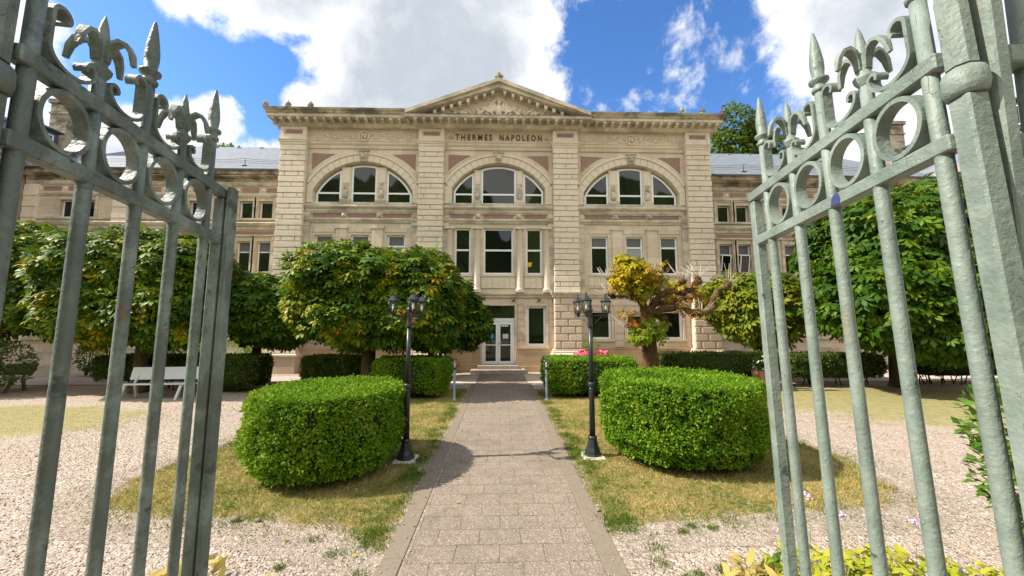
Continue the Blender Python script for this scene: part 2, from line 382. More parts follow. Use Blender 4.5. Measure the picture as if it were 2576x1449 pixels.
G0, G1, G2 = (.013, .040, .003), (.036, .092, .005), (.13, .205, .009)
YL, OR, RU = (.34, .28, .012), (.30, .12, .014), (.17, .058, .012)
M['chestnut'] = leafmat('chestnut_leaves', [(.0, G0), (.38, G1), (.58, G2), (.72, YL), (.84, OR), (1, RU)], .62)
M['chestnut_green'] = leafmat('green_chestnut_leaves', [(.0, G0), (.5, G1), (.80, G2), (.96, YL), (1, OR)], .5)
M['chestnut_yellow'] = leafmat('yellowing_chestnut_leaves', [(.0, (.10, .19, .01)), (.3, (.26, .27, .012)), (.6, (.46, .36, .012)), (.8, (.50, .28, .02)), (1, (.36, .14, .02))], .45, .35)
M['chestnut_olive'] = leafmat('olive_chestnut_leaves', [(.0, (.045, .09, .008)), (.4, (.11, .17, .012)), (.65, (.21, .23, .015)), (.85, (.34, .26, .02)), (1, (.30, .14, .02))], .5, .3)
M['chestnut_rust'] = leafmat('rusty_chestnut_leaves', [(.0, YL), (.5, OR), (1, RU)], .4)
M['moss'] = leafmat('rusty_moss', [(0, (.06, .035, .012)), (.4, (.16, .10, .02)), (.7, (.20, .17, .025)), (1, (.26, .11, .02))], .5, .2, .8)
M['lime'] = leafmat('fresh_yellow_green_leaves', [(0, (.14, .24, .02)), (.6, (.26, .32, .03)), (1, (.36, .34, .04))], .3, .45)
M['box'] = leafmat('boxwood_leaves', [(0, (.045, .12, .006)), (.4, (.105, .235, .010)), (.72, (.22, .37, .02)), (.86, (.34, .38, .05)), (1, (.36, .27, .09))], .45, .36, .55, 2.0)
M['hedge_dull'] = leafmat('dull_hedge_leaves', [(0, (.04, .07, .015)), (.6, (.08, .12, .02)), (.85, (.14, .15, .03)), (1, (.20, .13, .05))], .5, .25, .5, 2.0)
M['laurel'] = leafmat('glossy_shrub_leaves', [(0, (.04, .11, .012)), (.7, (.10, .20, .025)), (1, (.25, .20, .04))], .3, .3, .25)
M['hosta'] = leafmat('yellow_green_plant_leaves', [(0, (.22, .30, .02)), (.5, (.42, .42, .03)), (1, (.55, .42, .10))], .4, .4)
M['hosta_dry'] = leafmat('dried_plant_leaves', [(0, (.42, .36, .08)), (.5, (.55, .40, .13)), (1, (.50, .28, .08))], .4, .4)
M['far_leaf'] = leafmat('woodland_leaves', [(0, (.05, .09, .015)), (.6, (.11, .17, .025)), (1, (.20, .22, .04))], .6, .3, .5, .5)
M['dead_leaf'] = leafmat('fallen_leaves', [(0, (.22, .10, .03)), (.5, (.36, .20, .06)), (1, (.42, .34, .08))], .2, .2, .8)
M['orange_leaf'] = leafmat('orange_shrub_leaves', [(0, (.35, .12, .02)), (1, (.28, .07, .02))], .4)
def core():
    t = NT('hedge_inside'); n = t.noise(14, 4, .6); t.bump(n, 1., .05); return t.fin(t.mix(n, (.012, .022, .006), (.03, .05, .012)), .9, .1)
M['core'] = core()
def bark(name, a, b, moss):
    t = NT(name); n = t.noise(7, 7, .7, .6, vec=t.map((1, 1, .35))); q = t.noise(2.2, 5, .65); col = t.mix(t.rng(n, .35, .7), a, b)
    col = t.mix(t.m('MULTIPLY', t.rng(q, .48, .66, sm=True), .8), col, moss); t.bump(n, 1., .06); return t.fin(col, .9, .2)
M['bark'] = bark('chestnut_bark', (.055, .040, .028), (.14, .105, .075), (.10, .085, .03))
M['mossy'] = bark('mossy_bark', (.045, .026, .014), (.13, .078, .042), (.15, .088, .018))
M['pale_bark'] = bark('pale_bark', (.16, .12, .08), (.34, .27, .19), (.22, .18, .10))
M['twig'] = simple('pale_dead_twig', (.48, .40, .34), .8)
def gravel_nodes(t):
    v = t.map((1, 1, 1)); cell = t.voro(30, v, 'Color'); d = t.voro(30, v, 'Distance'); cell2 = t.voro(62, v, 'Color'); d2 = t.voro(62, v, 'Distance')
    s1 = t.n.new('ShaderNodeSeparateColor'); t.lk(cell, s1.inputs[0]); s2 = t.n.new('ShaderNodeSeparateColor'); t.lk(cell2, s2.inputs[0])
    pts = [(0, (.10, .078, .06)), (.2, (.27, .21, .16)), (.45, (.41, .335, .25)), (.7, (.35, .245, .20)), (.85, (.52, .445, .36)), (1, (.66, .61, .53))]
    c = t.mix(t.rng(t.noise(3, 3, .5), .35, .65), t.ramp(s1.outputs[0], pts), t.ramp(s2.outputs[0], pts)); c = t.mix(.25, c, (.45, .37, .30))
    h = t.m('ADD', t.m('MULTIPLY', d, -1.0), t.m('MULTIPLY', d2, -.6)); dust = t.noise(.5, 5, .6); soil = t.noise(1.3, 6, .7, .8)
    c = t.mix(t.m('MULTIPLY', t.rng(soil, .52, .70, sm=True), .42), c, (.24, .185, .13))
    c = t.mix(t.m('MULTIPLY', t.rng(dust, .45, .7, sm=True), .45), c, (.39, .305, .235))
    return c, h
def ground():
    t = NT('gravel_ground'); c, h = gravel_nodes(t); x, y, z = t.sep(); n1 = t.noise(.9, 7, .72); n2 = t.noise(14, 4, .7)
    mask = None
    for cx, cy, rx, ry in ((12.5, 10.8, 6.2, 3.3), (-12.5, 9.4, 5., 1.9), (8.0, 12.6, 4., 1.2), (-7.2, 13.2, 2., 1.0)):
        dx = t.m('DIVIDE', t.m('SUBTRACT', x, cx), rx); dy = t.m('DIVIDE', t.m('SUBTRACT', y, cy), ry); e = t.m('SUBTRACT', 1., t.m('ADD', t.m('MULTIPLY', dx, dx), t.m('MULTIPLY', dy, dy)))
        e = t.m('MAXIMUM', e, -1.); mask = e if mask is None else t.m('MAXIMUM', mask, e)
    mk = t.m('ADD', t.m('ADD', mask, t.m('MULTIPLY', t.m('SUBTRACT', n1, .5), 2.6)), t.m('MULTIPLY', t.m('SUBTRACT', n2, .5), 1.3)); mk = t.rng(mk, .0, .55, sm=True)
    gc = t.ramp(t.noise(5, 6, .7), [(.3, (.15, .16, .035)), (.5, (.26, .235, .07)), (.7, (.38, .30, .13))])
    t.bump(h, .9, .02); return t.fin(t.mix(t.m('MULTIPLY', mk, .8), c, gc), .9, .2)
M['ground'] = ground()
M['pebble'] = leafmat('loose_pebbles', [(0, (.13, .10, .075)), (.35, (.36, .285, .215)), (.65, (.44, .36, .285)), (1, (.66, .61, .53))], .05, .0, .8)
def lawn():
    t = NT('dry_lawn'); a = t.noise(1.5, 7, .75); b = t.noise(38, 5, .75); c = t.noise(6, 5, .7)
    col = t.ramp(t.m('ADD', t.m('ADD', t.m('MULTIPLY', a, .45), t.m('MULTIPLY', c, .3)), t.m('MULTIPLY', b, .25)), [(.36, (.085, .115, .025)), (.45, (.17, .17, .045)), (.52, (.32, .245, .09)), (.60, (.26, .17, .08)), (.72, (.46, .34, .18))])
    g, h = gravel_nodes(t); at = t.n.new('ShaderNodeAttribute'); at.attribute_name = 'cover'
    mk = t.m('ADD', at.outputs['Fac'], t.m('ADD', t.m('MULTIPLY', t.m('SUBTRACT', t.noise(2.4, 5, .7), .5), .9), t.m('MULTIPLY', t.m('SUBTRACT', t.noise(26, 4, .75), .5), .55)))
    bare = t.m('MULTIPLY', t.rng(t.noise(3.1, 5, .7, vec=t.map((1,1,1), (5, 2, 0))), .58, .66, sm=True), .6)
    mk = t.m('MULTIPLY', t.rng(mk, -.04, .12, sm=True), t.m('SUBTRACT', 1., bare)); t.bump(t.m('ADD', t.m('MULTIPLY', b, 1.), t.m('MULTIPLY', h, .5)), 1., .025)
    return t.fin(t.mix(mk, g, col), .95, .1)
M['lawn'] = lawn()
M['blade'] = leafmat('dry_grass_blades', [(.16, (.08, .15, .02)), (.38, (.17, .20, .04)), (.5, (.34, .28, .09)), (.66, (.60, .44, .19)), (.85, (.50, .30, .11)), (1, (.28, .17, .07))], .75, .3, .7, 1.1, .1)
M['blade_green'] = leafmat('green_grass_blades', [(0, (.05, .12, .015)), (.6, (.11, .18, .02)), (1, (.24, .22, .05))], .4, .3, .7, 1.1, .1)
def paving():
    t = NT('aggregate_paving'); x, y, z = t.sep(); br = t.n.new('ShaderNodeTexBrick'); br.inputs['Scale'].default_value = 1; br.inputs['Brick Width'].default_value = .43; br.inputs['Row Height'].default_value = .29
    br.inputs['Mortar Size'].default_value = .007; br.inputs['Mortar Smooth'].default_value = .5; br.inputs['Color1'].default_value = (.97, .97, .97, 1); br.inputs['Color2'].default_value = (1.03, 1.02, 1.01, 1); br.inputs['Mortar'].default_value = (.76, .72, .66, 1)
    wob = t.m('MULTIPLY', t.m('SUBTRACT', t.noise(2.5, 4, .6), .5), .05); t.lk(t.comb(t.m('ADD', x, wob), t.m('ADD', y, wob)), br.inputs['Vector'])
    sp_ = t.voro(90, out='Color'); s = t.n.new('ShaderNodeSeparateColor'); t.lk(sp_, s.inputs[0]); col = t.ramp(s.outputs[0], [(0, (.105, .08, .06)), (.4, (.205, .16, .12)), (.8, (.265, .215, .16)), (1, (.46, .41, .34))])
    col = t.mix(.35, col, (.22, .18, .14)); col = t.mix(t.m('MULTIPLY', t.rng(t.noise(.9, 6, .65), .45, .7, sm=True), .5), col, (.14, .11, .085)); col = t.mix(t.m('MULTIPLY', t.rng(t.noise(4, 6, .7), .5, .72, sm=True), .35), col, (.30, .25, .195)); crk = t.voro(1.1, t.map((1, .6, 1)), 'Distance', 'DISTANCE_TO_EDGE')
    ck = t.m('MULTIPLY', t.rng(crk, 0., .008, 1., 0.), t.rng(t.noise(.7, 3, .5), .66, .7)); col = t.mix(1., col, br.outputs['Color'], 'MULTIPLY'); col = t.mix(t.m('MULTIPLY', t.m('MULTIPLY', br.outputs['Fac'], t.rng(t.noise(1.7, 4, .6), .48, .6)), .7), col, (.07, .10, .03)); col = t.mix(t.m('MULTIPLY', t.rng(t.noise(2.1, 7, .75, .5), .56, .66, sm=True), .45), col, (.11, .088, .07)); col = t.mix(t.m('MULTIPLY', ck, .7), col, (.08, .065, .05))
    t.bump(t.m('ADD', t.m('MULTIPLY', t.voro(90), -.4), t.m('MULTIPLY', br.outputs['Fac'], -1.)), .5, .01); return t.fin(col, .9, .2)
M['paving'] = paving()
M['kerb'] = simple('concrete_edging', (.20, .162, .118), .9, .2, var=.3, scale=30, bump=.3)
M['step'] = simple('worn_step_stone', (.36, .30, .27), .85, .2, var=.25, scale=6)
M['road'] = simple('pale_road_concrete', (.46, .39, .33), .9, .2, var=.18, scale=3, bump=.2)
M['earth'] = simple('woodland_floor', (.05, .07, .02), .95, .1, var=.4, scale=.5)
M['hill_green'] = simple('distant_woodland', (.085, .125, .03), .95, .1, var=.75, scale=.5, bump=.6)
M['pad'] = simple('concrete_pad', (.58, .52, .44), .9, .2, var=.15)

# ================================================================== SETTING
g = MB(); g.add([(-160,-60,0),(160,-60,0),(160,200,0),(-160,200,0)], [(0,1,2,3)]); struct(g.build('ground', M['ground']))
def ragged(poly, amp=.12, step=.05, seed=1):
    out = []; k = len(poly)
    for i in range(k):
        a = Vector(poly[i]); b = Vector(poly[(i+1) % k]); n = max(1, int((b-a).length/step)); t = (b-a).normalized(); nn = Vector((-t.y, t.x))
        for j in range(n):
            p = a+(b-a)*j/n; q = Vector((p.x*1.7, p.y*1.7, seed*3.1)); out.append(tuple(p+nn*amp*(mnoise.noise(q)+.6*mnoise.noise(q*3.3)+.45*mnoise.noise(q*9.1)+.35*mnoise.noise(q*23.))))
    return out
def sheet(name, poly, z, mat, amp=0., seed=1):
    m = MB(); pts = ragged(poly, amp, seed=seed) if amp else poly
    m.add([(p[0], p[1], z) for p in pts], [tuple(range(len(pts)))]); return m.build(name, mat)
# paved walk with edging strips
p_ = MB(); p_.add([(-.90,-4,.012),(.92,-4,.012),(.97,14.7,.012),(-.86,14.7,.012)], [(0,1,2,3)]); struct(p_.build('path', M['paving']))
k_ = MB()
for (a, b, s) in (((-1.13,-4),(-1.09,14.7),1), ((.925,-4),(.975,14.7),1)):
    y = -4.0; i = 0
    while y < 14.6:
        y1 = min(14.7, y+.98+.06*math.sin(i*2.3)); f0 = (y+4)/18.7; f1 = (y1+4)/18.7
        xa = a[0]+(b[0]-a[0])*f0; xb = a[0]+(b[0]-a[0])*f1; dz = .004*math.sin(i*1.9+s)
        k_.box(min(xa,xb)+.004, min(xa,xb)+.205, y+.003, y1-.003, -.05, .0125+dz*.3); y = y1; i += 1
struct(k_.build('path_edging', M['kerb'], bevel=.006))
struct(sheet('road', [(-60,14.75),(60,14.75),(60,17.0),(-60,17.0)], .006, M['road'], .05))
k2 = MB(); k2.box(-60, 60, 14.7, 14.75, -.1, .02); struct(k2.build('road_edging', M['kerb']))
fc = MB(); fc.add([(-.95,14.75,.011),(1.05,14.75,.011),(1.05,17.6,.011),(-.95,17.6,.011)], [(0,1,2,3)]); struct(fc.build('entrance_paving', M['paving']))
LAWN_L = [(-1.14,3.95),(-1.7,4.35),(-2.6,4.62),(-4.0,4.75),(-4.85,5.0),(-5.25,5.8),(-5.1,7.3),(-5.0,8.6),(-4.6,9.6),(-4.9,11.2),(-4.5,13.4),(-1.12,13.4)]
LAWN_R = [(1.15,4.2),(1.55,4.45),(2.4,4.5),(3.4,4.68),(4.6,4.72),(5.35,5.2),(5.75,6.4),(5.6,8.4),(4.9,9.4),(4.8,13.3),(1.19,13.3)]
def inside(P, poly):
    x, y = P[:, 0], P[:, 1]; r = np.zeros(len(P), bool); k = len(poly)
    for i in range(k):
        (x0, y0), (x1, y1) = poly[i], poly[(i+1) % k]
        c = ((y0 > y) != (y1 > y)) & (x < (x1-x0)*(y-y0)/(y1-y0+1e-12)+x0); r ^= c
    return r
def lawn_sheet(poly, st=.08, m=.55):
    xs = np.arange(min(p[0] for p in poly)-m, max(p[0] for p in poly)+m, st); ys = np.arange(min(p[1] for p in poly)-m, max(p[1] for p in poly)+m, st)
    X, Y = np.meshgrid(xs, ys); P = np.c_[X.ravel(), Y.ravel()]; d = np.full(len(P), 9.)
    for i in range(len(poly)):
        a = np.array(poly[i]); b = np.array(poly[(i+1) % len(poly)]); t = np.clip(((P-a)@(b-a))/((b-a)@(b-a)), 0, 1); d = np.minimum(d, np.linalg.norm(P-(a+t[:, None]*(b-a)), axis=1))
    d = np.where(inside(P, poly), d, -d); nx = len(xs); q = np.arange(nx*(len(ys)-1)); q = q[(q % nx) < nx-1]; F = np.c_[q, q+1, q+nx+1, q+nx]; F = F[(d[F] > -.5).any(axis=1)]
    o = raw_mesh('lawn', np.c_[P, np.full(len(P), .003)], F, M['lawn']); at = o.data.attributes.new('cover', 'FLOAT', 'POINT'); at.data.foreach_set('value', d.astype(np.float32)); struct(o)
lawn_sheet(LAWN_L); lawn_sheet(LAWN_R)
def grassy(name, poly, n, h, mat, seed, label, grow=.12, tuft=.55):
    rg = np.random.default_rng(seed); xs = [p[0] for p in poly]; ys = [p[1] for p in poly]
    P = rg.uniform((min(xs)-grow, min(ys)-grow), (max(xs)+grow, max(ys)+grow), (n*3, 2)); P = P[inside(P, poly)]
    # denser towards the camera, clumped by noise
    keep = np.array([mnoise.noise(Vector((p[0]*2.2, p[1]*2.2, seed)))+.6*mnoise.noise(Vector((p[0]*7, p[1]*7, seed))) for p in P]); P = P[(keep > -tuft) & (rg.random(len(P)) < np.clip(6.5/P[:, 1], .15, 1.))][:n]
    k = len(P); P3 = np.c_[P, np.full(k, .004)]; th = rg.uniform(0, 2*math.pi, k); tilt = rg.uniform(.25, 1.3, k)
    ax = np.c_[np.cos(th)*np.sin(tilt), np.sin(th)*np.sin(tilt), np.cos(tilt)]; nr = rg.normal(size=(k, 3))
    o = scatter(name, [(0,-.055,0),(0,.055,0),(1,0,0)], BLADE[1], P3, ax, nr, rg.uniform(.6, 1.25, k)*h, mat); tag(o, label, 'grass', None, 'stuff'); return o
grassy('grass', LAWN_L, 42000, .066, M['blade'], 4, 'sparse straw coloured and green grass around the left hedges')
grassy('grass', LAWN_R, 42000, .066, M['blade'], 8, 'sparse straw coloured and green grass around the right hedges')
rgb_ = np.random.default_rng(77)
def edge_grass(poly, seed, label):
    P = []; k = len(poly)
    for i in range(k):
        a = np.array(poly[i]); b = np.array(poly[(i+1) % k]); ln = np.linalg.norm(b-a); n = int(ln*560); t = rgb_.random((n, 1)); nn = np.array([-(b-a)[1], (b-a)[0]])/ln; P.append(a+(b-a)*t+nn*rgb_.normal(size=(n, 1))*.24)
    P = np.concatenate(P); P = P[np.abs(P[:, 0]-.02) > 1.12]; k = len(P); keep = np.array([mnoise.noise(Vector((p[0]*1.9, p[1]*1.9, seed+4.))) > -.12 for p in P]); P = P[keep]; k = len(P)
    th = rgb_.uniform(0, 6.28, k); tl = rgb_.uniform(.2, 1.2, k); o = scatter('grass', [(0,-.06,0),(0,.06,0),(1,0,0)], BLADE[1], np.c_[P, np.full(k, .004)], np.c_[np.cos(th)*np.sin(tl), np.sin(th)*np.sin(tl), np.cos(tl)], rgb_.normal(size=(k, 3)), rgb_.uniform(.4, 1.1, k)*.06, M['blade_green']); tag(o, label, 'grass', None, 'stuff')
edge_grass(LAWN_L, 1, 'green grass thinning out into the gravel at the rim of the left lawn'); edge_grass(LAWN_R, 2, 'green grass thinning out into the gravel at the rim of the right lawn')
# green tufts along the walk and strays in the gravel
rg = np.random.default_rng(21)
def tufts(spots, per, h, mat, label):
    P = []
    for (x, y, r) in spots:
        q = rg.normal(size=(per, 2))*r*.5; P.append(np.c_[x+q[:, 0], y+q[:, 1], np.full(per, .004)])
    P = np.concatenate(P); k = len(P); th = rg.uniform(0, 6.28, k); tilt = rg.uniform(.1, 1.1, k); ax = np.c_[np.cos(th)*np.sin(tilt), np.sin(th)*np.sin(tilt), np.cos(tilt)]
    o = scatter('grass_tufts', [(0,-.06,0),(0,.06,0),(1,0,0)], BLADE[1], P, ax, rg.normal(size=(k, 3)), rg.uniform(.5, 1.2, k)*h, mat); tag(o, label, 'grass', None, 'stuff')
sp1 = [(-1.16-rg.uniform(0, .25), y, .12) for y in rg.uniform(4.2, 12.8, 70)] + [(1.22+rg.uniform(0, .25), y, .12) for y in rg.uniform(4.3, 12.8, 70)]
tufts(sp1, 60, .07, M['blade_green'], 'green grass creeping along both edges of the paved walk')
sp2 = [(-1.6,3.95,.10),(-1.35,4.1,.08),(-2.0,3.75,.06),(-1.75,3.55,.06),(-1.9,4.2,.1),(-1.25,3.62,.09),(1.55,3.95,.12),(1.5,3.72,.10),(1.95,4.25,.07),(2.1,4.35,.06),(2.3,4.3,.06),(1.75,3.55,.07),(1.4,4.3,.1),(2.0,3.6,.07),(1.62,3.5,.06),(3.2,4.5,.2),(2.6,4.42,.18),(-3.0,4.55,.2),(-3.5,4.6,.25)]
tufts(sp2, 110, .055, M['blade_green'], 'small green weed tufts dotted over the near gravel')
# loose stones that give the gravel its relief near the camera
k = 30000; P = np.c_[rg.uniform(-9, 9, k*2), 2.4+rg.random(k*2)**1.7*9, np.zeros(k*2)]
P = P[~((P[:, 0] > -1.3) & (P[:, 0] < 1.35)) | (rg.random(len(P)) < np.where(np.abs(P[:, 0]-.02) > .85, .10, .008))]; P = P[~inside(P, LAWN_L) & ~inside(P, LAWN_R) | (rg.random(len(P)) < .07)][:k]; k = len(P)
P[:, 2] = np.where((P[:, 0] > -1.1) & (P[:, 0] < 1.15), .018, .004)
ov = [(1,0,0),(-1,0,0),(0,.8,0),(0,-.8,0),(0,0,.62),(0,0,-.4)]; of = [(0,2,4),(2,1,4),(1,3,4),(3,0,4),(2,0,5),(1,2,5),(3,1,5),(0,3,5)]
th = rg.uniform(0, 6.28, k); pb = scatter('gravel', ov, of, P, np.c_[np.cos(th), np.sin(th), rg.normal(size=k)*.25], np.c_[rg.normal(size=(k, 2))*.3, np.ones(k)], rg.uniform(.006, .0155, k), M['pebble'])
tag(pb, 'loose pale pinkish pebbles lying over the gravel court', 'gravel', None, 'stuff')
# fallen leaves
k = 900; P = np.c_[rg.uniform(-11, 11, k), rg.uniform(3.0, 15.5, k), np.full(k, .022)]; P = P[rg.random(k) < np.clip((P[:, 1]-1)/14, .12, 1)]; k = len(P); th = rg.uniform(0, 6.28, k)
fl = scatter('fallen_leaves', LEAF[0], LEAF[1], P, np.c_[np.cos(th), np.sin(th), rg.normal(size=k)*.1], np.c_[rg.normal(size=(k, 2))*.25, np.ones(k)], rg.uniform(.03, .085, k), M['dead_leaf']); tag(fl, 'brown fallen leaves scattered over path, lawn and gravel', 'leaves', None, 'stuff')
for (x, y, r, lb) in ((-2.98, 4.62, .055, 'lone fist sized stone on the rim of the left lawn'), (-2.72, 4.60, .035, 'small stone beside the bigger one at the left lawn rim'), (1.16, 4.72, .03, 'dark pebble lying on the right path edging')):
    m = MB(); m.ell((0, 0, r*.45), (r, r*.8, r*.6), n=10); m.v = [tuple(Vector(v)*(1+.22*mnoise.noise(Vector(v)*22+Vector((x, y, 0))))) for v in m.v]; o = m.build('stone', M['kerb'], None, (x, y, .005)); tag(o, lb, 'stone')
# hills: behind the camera (the windows mirror it) and behind the bath house
def hill(name, xs, ys, fz, mat):
    v = []; nx, ny = len(xs), len(ys)
    for y in ys:
        for x in xs: v.append((x, y, fz(x, y)))
    f = [(j*nx+i, j*nx+i+1, (j+1)*nx+i+1, (j+1)*nx+i) for j in range(ny-1) for i in range(nx-1)]
    m = MB(); m.add(v, f, 0, True); o = m.build(name, mat); return struct(o)
def fz(x, y):
    d = -y-24; gap = math.exp(-((x-1)/5.0)**2)*.45
    return -.4+max(0., d)*.98*(1-gap) + (4.2*abs(mnoise.noise(Vector((x*.16, y*.16, 1))))+2.2*mnoise.noise(Vector((x*.45, y*.45, 4))) if d > 0 else 0)
hill('hill', np.arange(-110, 111, 1.6), -np.arange(22, 66, 1.6)[::-1], fz, M['hill_green'])
hill('hill', np.arange(-120, 121, 6.), np.arange(33, 120, 6.), lambda x, y: -.3+(y-33)*.42+1.5*mnoise.noise(Vector((x*.07, y*.07, 2))), M['earth'])

# ================================================================== BATH HOUSE
BX, BY = -.12, 18.4
bh = thing('bath_house', 'sandstone bath house with three great arched windows, a pediment and lettered frieze', 'building', (BX, BY, 0))
PIL = (-10.0, -3.31, 3.31, 10.0); PH = .62
BAYS = ((-6.655, 2.725), (0., 2.69), (6.655, 2.725))
def wallgrid(m, x0, x1, z0, z1, ops, y=0., dep=.3, mt=0):
    xs = sorted({x0, x1, *[o[0] for o in ops], *[o[1] for o in ops]}); zs = sorted({z0, z1, *[o[2] for o in ops], *[o[3] for o in ops]})
    for i in range(len(xs)-1):
        for j in range(len(zs)-1):
            cx, cz = (xs[i]+xs[i+1])/2, (zs[j]+zs[j+1])/2
            if any(o[0] < cx < o[1] and o[2] < cz < o[3] for o in ops): continue
            m.add([(xs[i],y,zs[j]),(xs[i+1],y,zs[j]),(xs[i+1],y,zs[j+1]),(xs[i],y,zs[j+1])], [(0,1,2,3)], mt)
    for a, b, c, d in ops:
        m.add([(a,y,c),(a,y,d),(a,y+dep,d),(a,y+dep,c)], [(0,1,2,3)], mt); m.add([(b,y,c),(b,y+dep,c),(b,y+dep,d),(b,y,d)], [(0,1,2,3)], mt)
        m.add([(a,y,d),(b,y,d),(b,y+dep,d),(a,y+dep,d)], [(0,1,2,3)], mt); m.add([(a,y,c),(a,y+dep,c),(b,y+dep,c),(b,y,c)], [(0,1,2,3)], mt)
def light(parent, x0, x1, z0, z1, y, bars=(), arch=None, fw=.07, pane='glass', upper=None, name='window'):
    """a window: white frame part with glass sub-part; arch = (xc, zc, radius) for a curved head"""
    def outline(w):
        a, b, c = x0+w, x1-w, z0+w; pts = [(a, c), (b, c)]
        if arch:
            xc, zc, r = arch; r -= w
            for i in range(13):
                x = b+(a-b)*i/12; pts.append((x, zc+math.sqrt(max(0, r*r-(x-xc)**2))))
        else: pts += [(b, z1-w), (a, z1-w)]
        return pts
    A, B = outline(0.), outline(fw); n = len(A); m = MB()
    v = [(p[0], y, p[1]) for p in A]+[(p[0], y, p[1]) for p in B]+[(p[0], y+.07, p[1]) for p in A]+[(p[0], y+.07, p[1]) for p in B]
    f = []
    for i in range(n):
        j = (i+1) % n; f += [(i,j,n+j,n+i), (2*n+j,2*n+i,3*n+i,3*n+j), (n+i,n+j,3*n+j,3*n+i), (j,i,2*n+i,2*n+j)]
    m.add(v, f)
    for zb, hb in bars: m.box(x0+fw+.001, x1-fw-.001, y+.004, y+.066, zb-hb/2, zb+hb/2)
    fr = m.build(name, M['white'], parent)
    C = outline(fw-.012); q = MB(); q.prism(C, y+.036, y+.048); ta, tb = random.uniform(-.011, .011), random.uniform(-.011, .011); xm_, zm_ = (x0+x1)/2, (z0+max(z1, z0+1.2))/2; q.v = [(a_, b_+ta*(a_-xm_)+tb*(c_-zm_), c_) for a_, b_, c_ in q.v]; q.build('pane', M[pane], fr)
    if upper is not None:
        q = MB(); q.box(x0+fw+.005, x1-fw-.005, y+.018, y+.022, upper, z1-fw-.005); q.build('blind', M['blind'], fr)
    return fr
w = MB(); WX = 10.61
gw = [(s*c-.5, s*c+.5, 1.52, 2.90) for s in (-1, 1) for c in (4.98, 6.72, 8.48)]
gops = gw+[(-2.31,-1.37,1.2,3.13), (1.37,2.31,1.2,3.13), (-.79,.79,.34,3.13)]
wallgrid(w, -WX, WX, 0, 3.6, gops, 0, .3, 1)
fw_ = [(s*c-.435, s*c+.435, 4.68, 6.57) for s in (-1, 1) for c in (4.98, 6.72, 8.46)]
cops = [(-2.14,-1.35,4.66,6.94), (-.73,.73,4.66,6.94), (1.35,2.14,4.66,6.94)]
wallgrid(w, -WX, WX, 3.6, 8.16, fw_+cops, 0, .3)
ZC, RI, RG = 7.53, 2.72, 2.60
xs_prev = -WX
for bc, hw in BAYS:
    ji = 2.42 if hw > 2.7 else 2.32; zj = 8.16
    wallgrid(w, xs_prev, bc-ji, zj, 11.9, []); xs_prev = bc+ji
    n = 28; xs = [bc-ji+2*ji*i/n for i in range(n+1)]; za = [ZC+math.sqrt(RI*RI-(x-bc)**2) for x in xs]
    for i in range(n):
        w.add([(xs[i],0,za[i]),(xs[i+1],0,za[i+1]),(xs[i+1],0,11.9),(xs[i],0,11.9)], [(0,1,2,3)])
        w.add([(xs[i],0,za[i]),(xs[i],.36,za[i]-.06),(xs[i+1],.36,za[i+1]-.06),(xs[i+1],0,za[i+1])], [(0,1,2,3)])
    for s in (-1, 1): w.add([(bc+s*ji,0,zj),(bc+s*ji,0,za[0]),(bc+s*(ji-.05),.36,za[0]-.06),(bc+s*(ji-.05),.36,zj)], [(0,1,2,3)])
    xm = 2.33 if hw > 2.7 else 2.23
    for i in range(40):
        q4 = []
        for rr, xl, t in ((2.585, xm, i), (2.585, xm, i+1), (2.80, ji+.06, i+1), (2.80, ji+.06, i)):
            an = R(20+140*t/40); q4.append((bc+max(-xl, min(xl, rr*math.cos(an))), .312, ZC+rr*math.sin(an)))
        w.add(q4, [(0,1,2,3)])
    for s in (-1, 1): w.add([(bc+s*xm,.312,zj),(bc+s*(ji+.06),.312,zj),(bc+s*(ji+.06),.312,8.75),(bc+s*xm,.312,8.75)], [(0,1,2,3)])
    w.add([(bc-ji,0,zj),(bc+ji,0,zj),(bc+ji,.36,zj),(bc-ji,.36,zj)], [(0,1,2,3)])
wallgrid(w, xs_prev, WX, 8.16, 11.9, [])
for s in (-1, 1): w.add([(s*WX,0,0),(s*WX,9,0),(s*WX,9,12.3),(s*WX,0,12.3)], [(0,1,2,3)])
w.add([(-WX,9,0),(WX,9,0),(WX,9,12.3),(-WX,9,12.3)], [(0,1,2,3)])
w.build('wall', [M['ashlar'], M['ground_stone']], bh)

